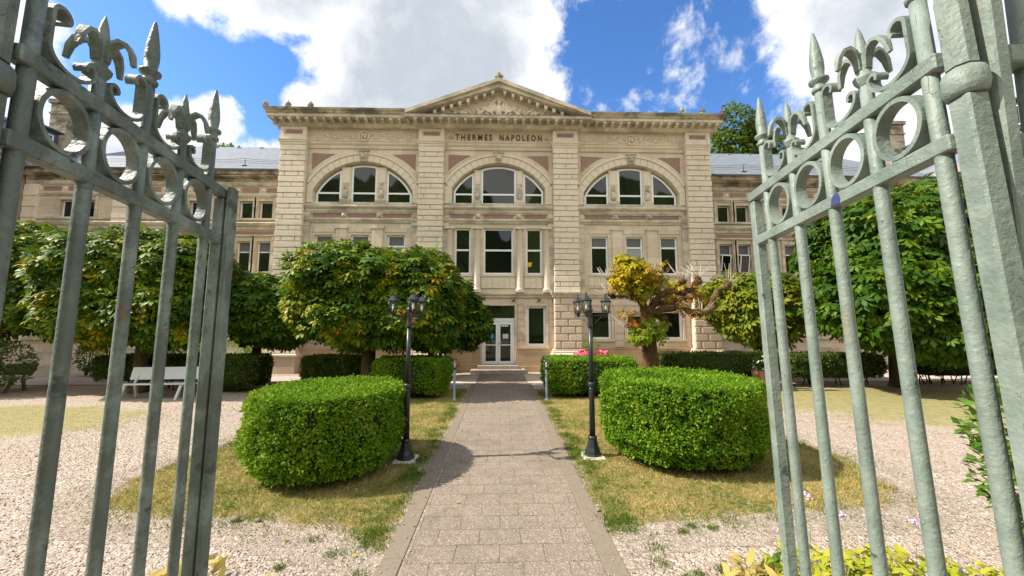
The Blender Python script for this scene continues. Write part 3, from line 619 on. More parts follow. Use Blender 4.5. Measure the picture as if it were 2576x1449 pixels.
# windows
for bc, hw in BAYS:
    a = (bc, ZC, RG)
    if hw > 2.7: ls = ((-2.34,-1.12), (-.63,.62), (1.10,2.34))
    else: ls = ((-2.24,-1.24), (-.87,.87), (1.24,2.24))
    for (x0, x1) in ls: light(bh, bc+x0, bc+x1, 8.16, 0, .17, [(8.70,.085)], a, .09)
    pr = [((ls[0][1]+ls[1][0])/2, ls[1][0]-ls[0][1]), ((ls[1][1]+ls[2][0])/2, ls[2][0]-ls[1][1])]
    for (px, pw) in pr:
        m = MB(); zt = ZC+math.sqrt(RG*RG-px*px)+.05; h = pw/2-.01
        m.prism([(bc+px-h, 8.16), (bc+px+h, 8.16), (bc+px+h, zt-.02), (bc+px-h, zt-.02)], .12, .36)
        m.prism([(bc+px-h+.05, 9.2), (bc+px+h-.05, 9.2), (bc+px+h-.05, zt-.12), (bc+px-h+.05, zt-.12)], .09, .13)
        pier = m.build('window_pier', M['stone'], bh)
        q = MB(); q.cbox(bc+px-h-.03, bc+px+h+.03, .14, -.02, 8.165, 8.36, .03)
        q.ell((bc+px, .06, 8.62), (.13, .09, .24)); q.ell((bc+px-.06, .04, 8.56), (.08, .07, .14)); q.ell((bc+px+.02, .05, 8.95), (.075, .075, .11)); q.ell((bc+px, .08, 9.1), (.09, .05, .12)); q.ell((bc+px+.08, .06, 8.82), (.05, .05, .16)); q.ell((bc+px-.09, .06, 8.80), (.05, .05, .16))
        for k in range(7):
            aa = k*1.1; q.ell((bc+px+.10*math.sin(aa), .06, 8.45+.12*k), (.05, .05, .08))
        q.build('carved_figure', M['soot_light'], pier)
for (a, b, c, d) in fw_: light(bh, a, b, c, d, .12, [(6.02,.085)], None, .08, upper=6.07)
for i, (z0_, z1_) in {0: (5.3, 5.96), 1: (5.0, 5.96), 2: (5.55, 5.96), 4: (4.78, 5.96)}.items():
    a, b, c, d = fw_[i]; q = MB()
    for k in range(9): xk = a+.09+k*(b-a-.18)/9; q.box(xk, xk+(b-a-.18)/9-.004, .137+.003*(k % 2), .142+.003*(k % 2), z0_, z1_)
    q.build('curtain', M['curtain'], bh)
for i, z0_ in ((0, 2.35), (1, 2.5), (4, 2.62)):
    a, b, c, d = gw[i]; q = MB(); q.box(a+.105, b-.105, .137, .142, z0_, d-.105); q.build('blind', M['curtain'], bh)
for i, (a, b, c, d) in enumerate(cops): light(bh, a, b, c, d, .12, [(5.86,.09)], None, .085)
for (a, b, c, d) in gw:  light(bh, a, b, c, d, .12, [], None, .10)
for (a, b, c, d) in gops[6:8]: light(bh, a, b, c, d, .12, [], None, .11)
q = MB(); q.prism([(1.47,5.05),(1.60,5.05),(1.66,5.27),(1.41,5.27)], .13, .145); 
q.build('yellow_ornament', M['yellow'], bh)
# entrance door
dr = MB()
dr.box(-.78, -.70, .14, .24, .35, 2.46); dr.box(.70, .78, .14, .24, .35, 2.46); dr.box(-.70, .70, .14, .24, 2.36, 2.46)
dr.box(-.79, .79, .12, .26, 2.461, 2.53)
door = dr.build('door', M['white'], bh, (0, -.09, 0))
for s in (-1, 1):
    a, b = sorted((s*.008, s*.695)); lf = MB()
    lf.box(a, a+.10, .15, .21, .36, 2.35); lf.box(b-.10, b, .15, .21, .36, 2.35); lf.box(a+.10, b-.10, .152, .208, .36, .49); lf.box(a+.10, b-.10, .152, .208, 2.23, 2.35); lf.box(a+.10, b-.10, .156, .204, 1.235, 1.275)
    leaf = lf.build('door_leaf', M['white'], door)
    q = MB(); q.box(a+.09, b-.09, .176, .186, .48, 2.24); q.build('pane', M['glass'], door)
    q = MB(); q.box(a+.21, b-.20, .164, .170, 1.56, 1.78); q.build('notice', M['blue_paper' if s < 0 else 'grey_paper'], door)
    if s < 0: pass
    else:
        q = MB(); q.box(a+.13, b-.2, .164, .170, 2.13, 2.21); q.build('notice', M['grey_paper'], door)
        q = MB(); q.box(a+.035, a+.07, .138, .15, 1.24, 1.40); q.tube([(a+.052,.14,1.36),(a+.052,.10,1.36),(a+.14,.10,1.36)], .011); q.build('handle', M['handle'], door)
q = MB(); q.box(-.79, .79, .08, .095, 2.53, 3.13); q.build('transom_window', M['glass'], bh)
# pilasters
for xc in PIL:
    m = MB(); m.box(xc-PH+.03, xc+PH-.03, -.22, .02, 3.6, 11.85)
    n = 27; ph = 7.2/n; r3 = 0
    for i in range(n):
        z0 = 3.75+i*ph; z1 = z0+ph-.007
        if i % 2 == 0: m.cbox(xc-PH, xc+PH, -.1, -.30, z0, z1, .016)
        else:
            m.box(xc-PH+.01, xc+PH-.01, -.24, -.1, z0, z1)
            e = [-PH+.03, -.01, .01, PH-.03] if (i//2) % 2 else [-PH+.03, -.34, -.31, .31, .34, PH-.03]
            for a, b in zip(e[::2], e[1::2]): m.cbox(xc+a, xc+b, -.2, -.295, z0+.025, z1-.02, .022)
    pl = [(xc-PH, 0), (xc-PH, -.3), (xc+PH, -.3), (xc+PH, 0)]
    m.sweep(pl, [(-.25,10.952),(.0,10.952),(.02,11.0),(.02,11.06),(.06,11.09),(.07,11.15),(.11,11.18),(.11,11.22),(-.25,11.22)])
    m.box(xc-PH+.01, xc+PH-.01, -.285, 0, 11.22, 11.5)
    m.box(xc-PH, xc-.46, -.31, 0, 11.223, 11.85); m.box(xc+.46, xc+PH, -.31, 0, 11.223, 11.85); m.box(xc-.46, xc+.46, -.31, 0, 11.74, 11.85); m.box(xc-.46, xc+.46, -.31, 0, 11.223, 11.33); m.box(xc-.46, xc+.46, -.26, 0, 11.33, 11.74)
    p = m.build('pilaster', M['stone'], bh)
    q = MB(); q.box(xc-.40, xc+.40, -.275, -.255, 11.36, 11.70); q.build('red_panel', M['red'], p)
    m = MB(); h2 = .66; m.box(xc-h2+.06, xc+h2-.06, -.36, 0, 0, 3.52)
    for i in range(7):
        z0 = 1.10+i*.344; z1 = z0+.338; e = [-h2, -.01, .01, h2] if i % 2 else [-h2, -.36, -.34, .34, .36, h2]
        for a, b in zip(e[::2], e[1::2]): m.cbox(xc+a, xc+b, -.30, -.44, z0, z1, .05)
    pl = [(xc-h2, 0), (xc-h2, -.38), (xc+h2, -.38), (xc+h2, 0)]
    m.sweep(pl, [(-.3,.74),(.16,.74),(.18,.78),(.18,.84),(.13,.88),(.10,.90),(.10,.96),(.07,.99),(.06,1.05),(.0,1.10),(-.3,1.10)])
    m.box(xc-h2-.10, xc+h2+.10, -.52, 0, 0, .738)
    m.build('pilaster_base', M['ground_stone'], bh)
def stepped(yw, yp, hw):
    pts = [(-WX, 1.0)]
    for xc in PIL: pts += [(xc-hw, yw), (xc-hw, yp), (xc+hw, yp), (xc+hw, yw)]
    pts[0] = (PIL[0]-hw, 1.0); pts.pop(1); pts[-1] = (PIL[-1]+hw, 1.0); return pts
m = MB(); m.sweep(stepped(-.02, -.42, .68), [(-.3,3.50),(.02,3.50),(.05,3.54),(.05,3.60),(.10,3.64),(.13,3.70),(.13,3.75),(-.3,3.76)])
m.build('string_course', M['soot_light'], bh)
for a, b in ((-9.3,-4.0), (4.0,9.3), (-2.6,-.85), (.85,2.6)): m = MB(); m.box(a, b, -.10, 0, 0, 1.06); m.box(a, b, -.13, 0, 1.063, 1.12); m.box(a, b, -.16, -.10, 0, .26); m.build('plinth', M['plinth'], bh)
# horizontal rusticated joints of the ground floor: raised courses
for bc, hw in BAYS:
    seg = {}; x0, x1 = bc-hw+.05, bc+hw-.05; cuts = (-1.84, 0, 1.84) if hw < 2.7 else ()
    for i in range(7):
        z0 = 1.135+i*.337; z1 = z0+.325; ops = sorted([o for o in gops if o[0] < x1 and o[1] > x0 and o[2]-.16 < z1 and o[3]+.16 > z0]); c = x0
        for o in ops+[(x1+.13, 0, 0, 0)]:
            e = min(x1, o[0]-.13)
            if e > c+.05: seg.setdefault(sum((c+e)/2 > t for t in cuts), MB()).cbox(c, e, .01, -.035, z0, z1, .018)
            c = o[1]+.13
    for m in seg.values(): m.build('rusticated_courses', M['ground_stone'], bh)
for (a, b, c, d) in gw+gops[6:8]:
    m = MB()
    for (p, q_, r, s) in ((a-.11,a-.003,c,d+.11), (b+.003,b+.11,c,d+.11), (a-.003,b+.003,d+.003,d+.11)): m.box(p, q_, -.05, .02, r, s)
    m.box(a-.15, b+.15, -.09, .1, c-.10, c-.003); m.build('window_surround', M['ground_stone'], bh)
m = MB(); m.box(-.90, -.80, -.045, .02, .34, 3.24); m.box(.80, .90, -.045, .02, .34, 3.24); m.box(-.80, .80, -.045, .02, 3.14, 3.24)
m.build('door_surround', M['ground_stone'], bh)
# middle bands of every bay
for bc, hw in BAYS:
    a, b = bc-hw+.0, bc+hw; m = MB()
    m.cbox(a+.28, b-.28, .05, -.10, 8.03, 8.155, .01)
    m.sweep([(a, -.02), (b, -.02)], [(-.02,7.83),(.06,7.83),(.08,7.87),(.14,7.90),(.16,7.96),(.10,8.025),(-.02,8.025)])
    m.box(a, b, -.06, .0, 7.62, 7.83)
    x = a+.03
    while x < b-.06: m.box(x, x+.055, -.105, -.06, 7.68, 7.78); x += .105
    m.sweep([(a, -.02), (b, -.02)], [(-.02,7.16),(.03,7.16),(.05,7.22),(.09,7.27),(.11,7.33),(.05,7.39),(-.02,7.39)])
    for e in (a, b-.27): m.box(e, e+.27, -.13, 0, 3.77, 7.15); m.box(e, e+.27, -.10, 0, 7.395, 7.66); m.box(e-.01, e+.28, -.16, 0, 6.97, 7.12)
    m.build('moulded_band', M['soot_light'], bh)
    pts = ((-2.35,-1.25), (-.74,.74), (1.25,2.35)) if hw < 2.7 else ((-2.36,-1.03), (-.68,.68), (1.03,2.36))
    for (p, q_) in pts: mm = MB(); mm.box(bc+p, bc+q_, -.02, .0, 7.43, 7.60); mm.build('red_panel', M['red'], bh)
    for px in ((pts[0][1]+pts[1][0])/2, (pts[1][1]+pts[2][0])/2):
        mm = MB(); mm.cbox(bc+px-.13, bc+px+.13, 0, -.10, 7.42, 7.64, .02); mm.ell((bc+px, -.11, 7.52), (.09, .07, .10)); mm.ell((bc+px-.07, -.10, 7.59), (.04, .04, .04)); mm.ell((bc+px+.07, -.10, 7.59), (.04, .04, .04)); mm.ell((bc+px, -.17, 7.48), (.04, .04, .05)); mm.build('lion_mask', M['soot_light'], bh)
    # arch ring of wedge stones, outer moulding, jamb blocks
    mm = MB(); th0 = math.acos(min(1, (2.42 if hw > 2.7 else 2.32)/RI)); nv = 19
    lim = hw-.02
    for i in range(nv):
        t0 = th0+(math.pi-2*th0)*i/nv+.003; t1 = th0+(math.pi-2*th0)*(i+1)/nv-.003; pa = []
        for r, tt in ((RI+.004, t0), (3.06, t0), (3.06, (t0+t1)/2), (3.06, t1), (RI+.004, t1), (RI+.004, (t0+t1)/2)): pa.append((max(bc-lim, min(bc+lim, bc+r*math.cos(tt))), ZC+r*math.sin(tt)))
        mm.prism(pa, -.055, .004)
    N_ = 30; tt0 = math.acos(min(1, lim/3.16))
    ring = [(bc+r*math.cos(tt0+(math.pi-2*tt0)*i/N_), ZC+r*math.sin(tt0+(math.pi-2*tt0)*i/N_)) for r in (3.07, 3.18) for i in range(N_+1)]
    v = [(max(bc-lim, min(bc+lim, p[0])), y, p[1]) for y in (-.095, 0) for p in ring]; K = N_+1; f = []
    for i in range(N_): f += [(i, i+1, K+i+1, K+i), (i, 2*K+i, 2*K+i+1, i+1), (K+i, K+i+1, 3*K+i+1, 3*K+i)]
    mm.add(v, f)
    for s in (-1, 1):
        ja = (2.42 if hw > 2.7 else 2.32)+.004
        for j in range(4):
            x0, x1 = sorted((bc+s*ja, bc+s*lim)); z0 = 8.17+j*.22; mm.box(x0, x1, -.05, .004, z0, z0+.214)
    mm.build('arch', M['stone'], bh)
    kk = MB(); kk.prism([(bc-.15,10.22),(bc+.15,10.22),(bc+.20,10.72),(bc-.20,10.72)], -.16, .0); kk.box(bc-.26, bc+.26, -.2, 0, 10.72, 10.78)
    kk.ell((bc, -.18, 10.45), (.12, .08, .15)); kk.ell((bc-.12, -.15, 10.58), (.06, .05, .07)); kk.ell((bc+.12, -.15, 10.58), (.06, .05, .07)); kk.ell((bc, -.23, 10.40), (.05, .05, .06)); kk.build('keystone', M['soot_light'], bh)
    for s in (-1, 1):
        mm = MB(); xo = s*(hw-.20); zt = 10.66; Rr = 3.40; pts = [(bc+xo, zt)]
        xi = s*1.42; xe = xo; n = 10
        for i in range(n+1):
            x = xi+(xe-xi)*i/n; pts.append((bc+x, min(zt-.003*(i > 0), ZC+math.sqrt(max(.01, Rr*Rr-x*x)))))
        mm.prism(pts, -.022, .0); mm.build('red_panel', M['red'], bh)
    # frieze field and architrave
    mm = MB(); mm.sweep([(a, -.06), (b, -.06)], [(-.06,10.90),(.0,10.90),(.02,10.98),(.02,11.04),(.05,11.08),(.08,11.12),(.08,11.16),(-.06,11.16)])
    mm.box(a, b, -.10, .0, 11.16, 11.90)
    mm.box(a+.18, b-.18, -.125, -.10, 11.25, 11.28); mm.box(a+.18, b-.18, -.125, -.10, 11.77, 11.80); mm.box(a+.18, a+.21, -.123, -.10, 11.28, 11.77); mm.box(b-.21, b-.18, -.123, -.10, 11.28, 11.77)
    mm.build('frieze', M['ashlar'], bh)
    if hw > 2.7:
        rl = MB(); zc = 11.52
        rl.tube([(bc+.25*math.cos(t*.3927), -.13, zc+.25*math.sin(t*.3927)) for t in range(16)], .045, 6, closed=True)
        for xa in (-.09, .09): rl.box(bc+xa-.025, bc+xa+.025, -.19, -.10, zc-.14, zc+.14)
        rl.prism([(bc-.115,zc+.14),(bc-.055,zc+.14),(bc+.115,zc-.14),(bc+.055,zc-.14)], -.188, -.10)
        for s in (-1, 1):
            rl.tube([(bc+s*(.28+u*.028), -.115, zc+.11*math.sin(u*.36)) for u in range(72)], .034, 5)
            for j in range(5):
                cx = bc+s*(.52+j*.42); cz = zc+(.05 if j % 2 else -.05); sg = 1 if j % 2 else -1
                rl.tube([(cx+(.15-.0075*k)*math.cos(k*.55)*s, -.11, cz+sg*(.15-.0075*k)*math.sin(k*.55)) for k in range(18)], .03, 5)
                rl.ell((cx, -.11, cz), (.05, .04, .05), n=6)
                for kq in range(3): rl.ell((cx+s*.2, -.105, cz+sg*(-.12+.08*kq)), (.07, .03, .025), n=6)
        rl.build('carved_scrollwork', M['stone'], bh)
    else:
        for s in (-1, 1):
            rl = MB(); rl.lathe([(.001,0),(.06,-.0),(.10,.03),(.12,.0),(.12,-.04)], n=14)
            for k in range(8): rl.ell((.075*math.cos(k*.785), .075*math.sin(k*.785), .02), (.03, .03, .02), n=6)
            o = rl.build('rosette', M['soot_light'], bh, (bc+s*2.36, -.11, 11.54)); o.rotation_euler = (R(90), 0, 0)
# flat piers between the side windows, columns in the middle bay, aprons below the sills
for s in (-1, 1):
    for c in (5.85, 7.59):
        m = MB(); x = s*c; m.cbox(x-.25, x+.25, 0, -.10, 3.77, 6.98, .01); m.box(x-.30, x+.30, -.15, 0, 6.85, 6.99); m.box(x-.29, x+.29, -.14, 0, 3.765, 3.95); m.build('window_pier', M['ashlar'], bh)
    for c in (4.98, 6.72, 8.46):
        m = MB(); q = MB(); q.cbox(s*c-.55, s*c+.55, 0, -.03, 6.68, 6.92, .015); q.build('lintel_panel', M['ashlar'], bh); m.box(s*c-.50, s*c+.50, -.07, .05, 4.57, 4.677)
        for k in range(4): m.cbox(s*c-.56+k*.285, s*c-.56+k*.285+.275, 0, -.035, 3.98, 4.575, .01)
        m.build('window_apron', M['ashlar'], bh)
for x in (-1.04, 1.04, -2.36, 2.36):
    m = MB(); m.box(x-.21, x+.21, -.24, .0, 3.765, 3.86); m.lathe([(.20,3.86),(.21,3.90),(.17,3.95),(.16,4.0),(.155,5.2),(.14,6.74),(.16,6.76),(.16,6.79),(.14,6.80),(.19,6.86)], (x, -.05, 0), 18); m.box(x-.21, x+.21, -.27, .0, 6.86, 6.93)
    m.build('column', M['stone'], bh)
for (a, b) in ((-2.12,-1.26), (-.82,.82), (1.26,2.12)):
    m = MB(); m.box(a, b, -.09, .02, 4.55, 4.655); k = max(3, round((b-a)/.27)); st = (b-a)/k
    for i in range(k): m.cbox(a+i*st+.004, a+(i+1)*st-.004, 0, -.05, 3.98, 4.556, .01)
    m.build('window_apron', M['stone'], bh)
for x in (.74, 1.96):
    m = MB(); m.lathe([(.03,-.02),(.07,0),(.085,.05),(.07,.10),(.05,.12)], n=12); o = m.build('spotlight', M['zinc'], bh, (x, -.06, 3.40)); o.rotation_euler = (R(80), 0, 0)
for i, (x0, x1, y0, z1) in enumerate(((-1.25,1.25,-.85,.17), (-.95,.95,-.50,.34))):
    m = MB(); m.box(x0, x1, y0, -.17, .0 if i == 0 else .171, z1); m.build('step', M['step'], bh, bevel=.012)

# main cornice with brackets
CP = [(-10.62, 5.), (-10.62,-.31), (-4.05,-.31), (-4.05,-.44), (4.05,-.44), (4.05,-.31), (10.62,-.31), (10.62, 5.)]
m = MB(); m.sweep(CP, [(-.4,11.86),(.0,11.86),(.03,11.90),(.10,11.95),(.12,11.97),(.12,12.13),(.44,12.135),(.46,12.15),(.46,12.27),(.49,12.285),(-.4,12.29)])
def bracket(m, x, y, z0=11.965, d=.34, wd=.15):
    m.prism([(y, z0), (y, z0+.163), (y-d, z0+.163), (y-d, z0+.08), (y-d*.6, z0+.02)], x-wd/2, x+wd/2, 0, 'x')
x = -10.8
while x < 10.81:
    cen = abs(x) < 4.15; bracket(m, x, -.31-.13-(.13 if cen else 0)+.0, d=.30); x += .40
for s in (-1, 1):
    y = -.2
    while y < 4.8: m.box(s*10.745, s*11.04, y-.075, y+.075, 11.98, 12.128); y += .40
m.build('cornice', M['soot_light'], bh)
gp = [(-.3,12.293),(.46,12.293),(.49,12.33),(.50,12.40),(.55,12.47),(.56,12.56),(.50,12.575),(-.3,12.575)]
for pth in ([(-10.62,5.), (-10.62,-.31), (-4.46,-.31)], [(4.46,-.31), (10.62,-.31), (10.62,5.)]): m = MB(); m.sweep(pth, gp); m.build('gutter_cornice', M['soot'], bh)
# pediment
S_ = .377; ZA = 14.16
m = MB(); m.prism([(-4.0,12.29),(4.0,12.29),(0,13.80)], -.40, 3.0); ped = m.build('pediment', M['ashlar'], bh)
m = MB()
for s in (-1, 1):
    def ln(z, x): return z-S_*abs(x)
    for za, zb, yf, xe in ((13.74, 13.975, -.86, 4.44), (13.978, ZA, -.97, 4.47)):
        poly = [(0, za), (s*xe, max(12.294, ln(za, xe))), (s*xe, ln(zb, xe)), (0, zb)]
        m.prism(poly, yf, 3.0)
    for k in range(9):
        x = s*(.30+k*.40); zt = ln(13.74, abs(x)+.07)
        if zt-.16 > 12.33: m.prism([(x-.07, zt-.16), (x+.07, zt-.16), (x+.075, ln(13.74, abs(x+.075))), (x-.075, ln(13.74, abs(x-.075)))], -.78, -.40)
m.build('raking_cornice', M['soot_light'], ped)
# tympanum carving: eagle in a wreath among sprays of leaves
m = MB(); cz = 12.86; Y0 = -.43
m.tube([(.44*math.cos(t*.2618), Y0, cz+.44*math.sin(t*.2618)) for t in range(24)], .055, 6, closed=True)
for t in range(30): m.ell((.44*math.cos(t*.2094), Y0-.05, cz+.44*math.sin(t*.2094)), (.055, .045, .055), n=6)
m.ell((0, Y0-.02, cz-.05), (.17, .12, .30)); m.ell((.01, Y0-.08, cz+.29), (.085, .08, .11)); m.ell((.08, Y0-.12, cz+.28), (.06, .03, .03), n=6)
for s in (-1, 1):
    for k in range(6): m.ell((s*(.18+.07*k), Y0-.04, cz+.10-.05*k), (.06, .05, .26-.02*k), rot=Matrix.Rotation(s*R(18+9*k), 3, 'Y'))
    for k in range(5): m.ell((s*(.42+.13*k), Y0-.03, cz+.10-.085*k), (.17, .05, .05), rot=Matrix.Rotation(s*R(22), 3, 'Y'), n=6)
    m.ell((s*.09, Y0-.06, cz-.36), (.05, .05, .12))
    rr = random.Random(5)
    for j in range(3):
        pts = [(s*(.35+j*.45+.06*u), Y0-.03, 12.40+.03*j+.16*math.sin(.5*u+j)) for u in range(10)]; m.tube(pts, .025, 5)
    for k in range(46):
        x = .4+1.75*rr.random(); zmax = 13.60-.377*x-.18; z = 12.37+rr.random()*max(.05, min(.62, zmax-12.42)); 
        m.ell((s*x, Y0-.03-.04*rr.random(), z), (.035, .035, .10+.04*rr.random()), rot=Matrix.Rotation(s*R(rr.uniform(10, 85)), 3, 'Y'), n=6)
m.box(-1.1, 1.1, Y0-.05, -.39, 12.30, 12.36); m.build('tympanum_carving', M['stone'], ped)
def palmette(name, c, h, parent, mt='soot'):
    m = MB(); m.box(c[0]-.12*h/.3, c[0]+.12*h/.3, c[1]-.08, c[1]+.08, c[2]-.05, c[2]+.06)
    for k in range(7):
        a = R(-75+25*k); ll = h*(.62 if k != 3 else .9); m.ell((c[0]+math.sin(a)*ll*.5, c[1], c[2]+.08+math.cos(a)*ll*.5), (.05*h/.3, .06, ll*.5), rot=Matrix.Rotation(a, 3, 'Y'), n=6)
    m.ell((c[0], c[1]-.06, c[2]+.12), (.08, .07, .09), n=6); return m.build(name, M[mt], parent)
palmette('finial', (0, -.80, ZA+.02), .40, ped)
for x in (-11.12, -10.05, -9.0, 9.0, 10.05, 11.12): palmette('palmette', (x, -.78, 12.60), .27, bh)
m = MB(); m.lathe([(.16,0),(.16,.45),(.2,.46),(.2,.52)], (2.55, 2.2, 13.6), 12); m.build('roof_vent', M['zinc'], bh)
# roof
m = MB(); e = 12.56
v = [(-10.9,-.5,e),(10.9,-.5,e),(10.9,9.3,e),(-10.9,9.3,e),(-4.6,4.4,15.75),(4.6,4.4,15.75)]
m.add(v, [(0,1,5,4),(1,2,5),(2,3,4,5),(3,0,4)]); m.add([(-4.4,-.2,12.52),(4.4,-.2,12.52),(0,-.2,14.12),(0,6,14.12),(-4.4,6,12.52),(4.4,6,12.52)], [(0,2,3,4),(2,1,5,3)])
m.build('roof', M['slate'], bh)
# lettering
def lettering(txt, width, h, loc, parent, mat, depth=.03):
    cu = bpy.data.curves.new('lettering', 'FONT'); cu.body = txt; cu.align_x = 'CENTER'; cu.align_y = 'CENTER'; cu.size = 1; cu.extrude = .5; cu.offset = .018; cu.space_character = 1.45; cu.space_word = 1.2; cu.resolution_u = 4
    t = bpy.data.objects.new('lettering_source', cu); COL.objects.link(t); bpy.context.view_layer.update()
    me = bpy.data.meshes.new_from_object(t.evaluated_get(bpy.context.evaluated_depsgraph_get())); bpy.data.objects.remove(t)
    a = np.zeros(len(me.vertices)*3); me.vertices.foreach_get('co', a); a = a.reshape(-1, 3); a -= (a.max(0)+a.min(0))/2; ex = a.max(0)-a.min(0)
    a *= np.array([width, h, depth])/ex; b = np.c_[a[:, 0], -a[:, 2], a[:, 1]]; me.vertices.foreach_set('co', b.ravel()); me.update(); me.materials.clear(); me.materials.append(mat); me.name = 'lettering'
    o = bpy.data.objects.new('lettering', me); COL.objects.link(o); o.parent = parent; o.location = loc; return o
lettering('THERMES', 1.83, .31, (-1.25, -.125, 11.53), bh, M['letter'])
lettering('NAPOLEON', 2.12, .31, (1.10, -.125, 11.53), bh, M['letter'])

# ================================================================== WINGS AND SIDE HOUSES
def wing(s, label):
    root = thing('building_wing', label, 'building', (BX, 21.5, 0))
    def X(a, b): return tuple(sorted((s*a, s*b)))
    m = MB(); x0, x1 = X(10.6, 26.4); cs = (13.22, 14.33, 17.1, 18.2, 23.0, 24.15); hw = .38
    up = [(*X(c-hw, c+hw), 8.22, 9.20) for c in cs]; lo = [(*X(c-hw, c+hw), 5.15, 6.90) for c in cs]; gr = [(*X(c-hw, c+hw), 1.55, 2.95) for c in cs]
    wallgrid(m, x0, x1, 0, 11.0, up+lo+gr, 0, .3); xe = s*26.4
    m.add([(xe,0,0),(xe,9,0),(xe,9,10.9),(xe,0,10.9)], [(0,1,2,3)]); m.add([(x0,9,0),(x1,9,0),(x1,9,10.9),(x0,9,10.9)], [(0,1,2,3)]); m.build('wall', M['wing_stone'], root)
    for i, o in enumerate(up+lo+gr):
        fr = light(root, o[0], o[1], o[2], o[3], .2, [(6.3,.06)] if 6 <= i < 12 else [], None, .06, upper=6.34 if 6 <= i < 12 else None)
    if s > 0:
        for c in (13.22, 14.33):
            q = MB(); q.box(-.28, .28, 0, .03, 0, 1.06); q.box(-.22, .22, -.006, .036, .06, 1.0, 1); o = q.build('tilted_casement', [M['white'], M['glass']], root, (c, .17, 5.22)); o.rotation_euler = (R(9), R(2), 0)
    m = MB(); p = [(x0,-.02),(x1,-.02)]
    m.sweep(p, [(-.02,10.30),(.02,10.30),(.08,10.38),(.08,10.52),(.30,10.55),(.32,10.60),(.05,10.64),(.05,10.66),(.20,10.70),(.22,10.94),(.26,10.99),(-.02,11.0)]); m.build('cornice', M['soot'], root)
    m = MB(); m.box(x0, x1, -.05, 0, 10.06, 10.30); x = x0+.05
    while x < x1-.1: m.box(x, x+.07, -.10, -.05, 10.10, 10.22); x += .13
    for z0, z1, d in ((9.50,9.60,.10), (9.42,9.50,.06), (8.08,8.19,.10), (7.55,7.68,.06), (7.16,7.24,.08), (4.98,5.12,.10), (3.50,3.72,.12), (1.40,1.52,.08), (.0,.95,.09)): m.box(x0, x1, -d, .01, z0, z1)
    m.sweep(p, [(-.02,7.68),(.04,7.68),(.14,7.78),(.18,7.9),(.04,7.98),(-.02,7.98)])
    for c in cs:
        for t in (c-.52, c+.52): a, b = X(t-.08, t+.08); m.box(a, b, -.05, 0, 8.195, 9.41); m.box(a, b, -.05, 0, 5.125, 7.15)
    m.build('moulded_band', M['soot_light'], root)
    xx = 10.9
    while xx < 26:
        if not (20.2 < xx < 21.4 or xx > 25.0):
            a, b = X(xx, xx+.95); q = MB(); q.box(a, b, -.025, 0, 9.72, 9.96); q.build('red_panel', M['red'], root)
            q = MB(); q.lathe([(.001,.03),(.08,.02),(.11,0)], n=12); o = q.build('rosette', M['stone'], root, (s*(xx+1.15), 0, 9.84)); o.rotation_euler = (R(90), 0, 0)
        xx += 1.36
    for a0, b0 in ((12.7,14.85), (16.6,18.7), (22.5,24.7)): a, b = X(a0, b0); q = MB(); q.box(a, b, -.02, 0, 7.30, 7.46); q.build('red_panel', M['red'], root)
    for qc in (21.15, 26.0):
        q = MB(); a, b = X(qc-.4, qc+.4); z = 1.0; q.box(a+.02, b-.02, -.10, 0, 0, 10.05); i = 0
        while z < 9.9: q.cbox(a, b, -.05, -.15, z, z+.30, .02) if i % 2 else q.box(a+.01, b-.01, -.12, -.09, z, z+.30); z += .31; i += 1
        q.build('quoin', M['stone'], root)
    # roof with guard wires
    m = MB(); m.add([(x0,-.32,10.98),(x1,-.32,10.98),(x1-(2.5 if s > 0 else 0),5.0,14.75),(x0+(2.5 if s < 0 else 0),5.0,14.75),(x0,10.2,10.98),(x1,10.2,10.98)], [(0,1,2,3),(3,2,5,4)])
    m.add([(x0,-.34,10.90),(x1,-.34,10.90),(x1,-.34,10.985),(x0,-.34,10.985)], [(0,1,2,3)], 1); rf = m.build('roof', [M['slate'], M['zinc']], root)
    g_ = MB(); px = 11.8; ps = []
    while px < 26: ps.append(s*px); px += 2.9
    for x in ps: g_.tube([(x,.28,11.38),(x,.20,11.85)], .02, 5); g_.box(x-.12, x+.12, .15, .45, 11.36, 11.40)
    for k in range(3):
        pts = []
        for i in range(len(ps)-1):
            for u in range(8): t = u/8; pts.append((ps[i]+(ps[i+1]-ps[i])*t, .22, 11.56+.13*k-.35*t*(1-t)*(.5+.3*k)))
        g_.tube(pts, .011, 4)
    g_.build('roof_guard', M['zinc'], root)
    h_ = MB()
    for j in range(9): x = s*(12+j*1.55); h_.box(x-.10, x+.10, 4.62, 4.86, 14.52, 14.60)
    h_.build('roof_hook', M['pole_grey'], root)
    return root
wing(-1, 'low slate roofed stone wing running left from the bath house behind the chestnut trees')
wing(1, 'low slate roofed stone wing right of the bath house with two tilted casements')
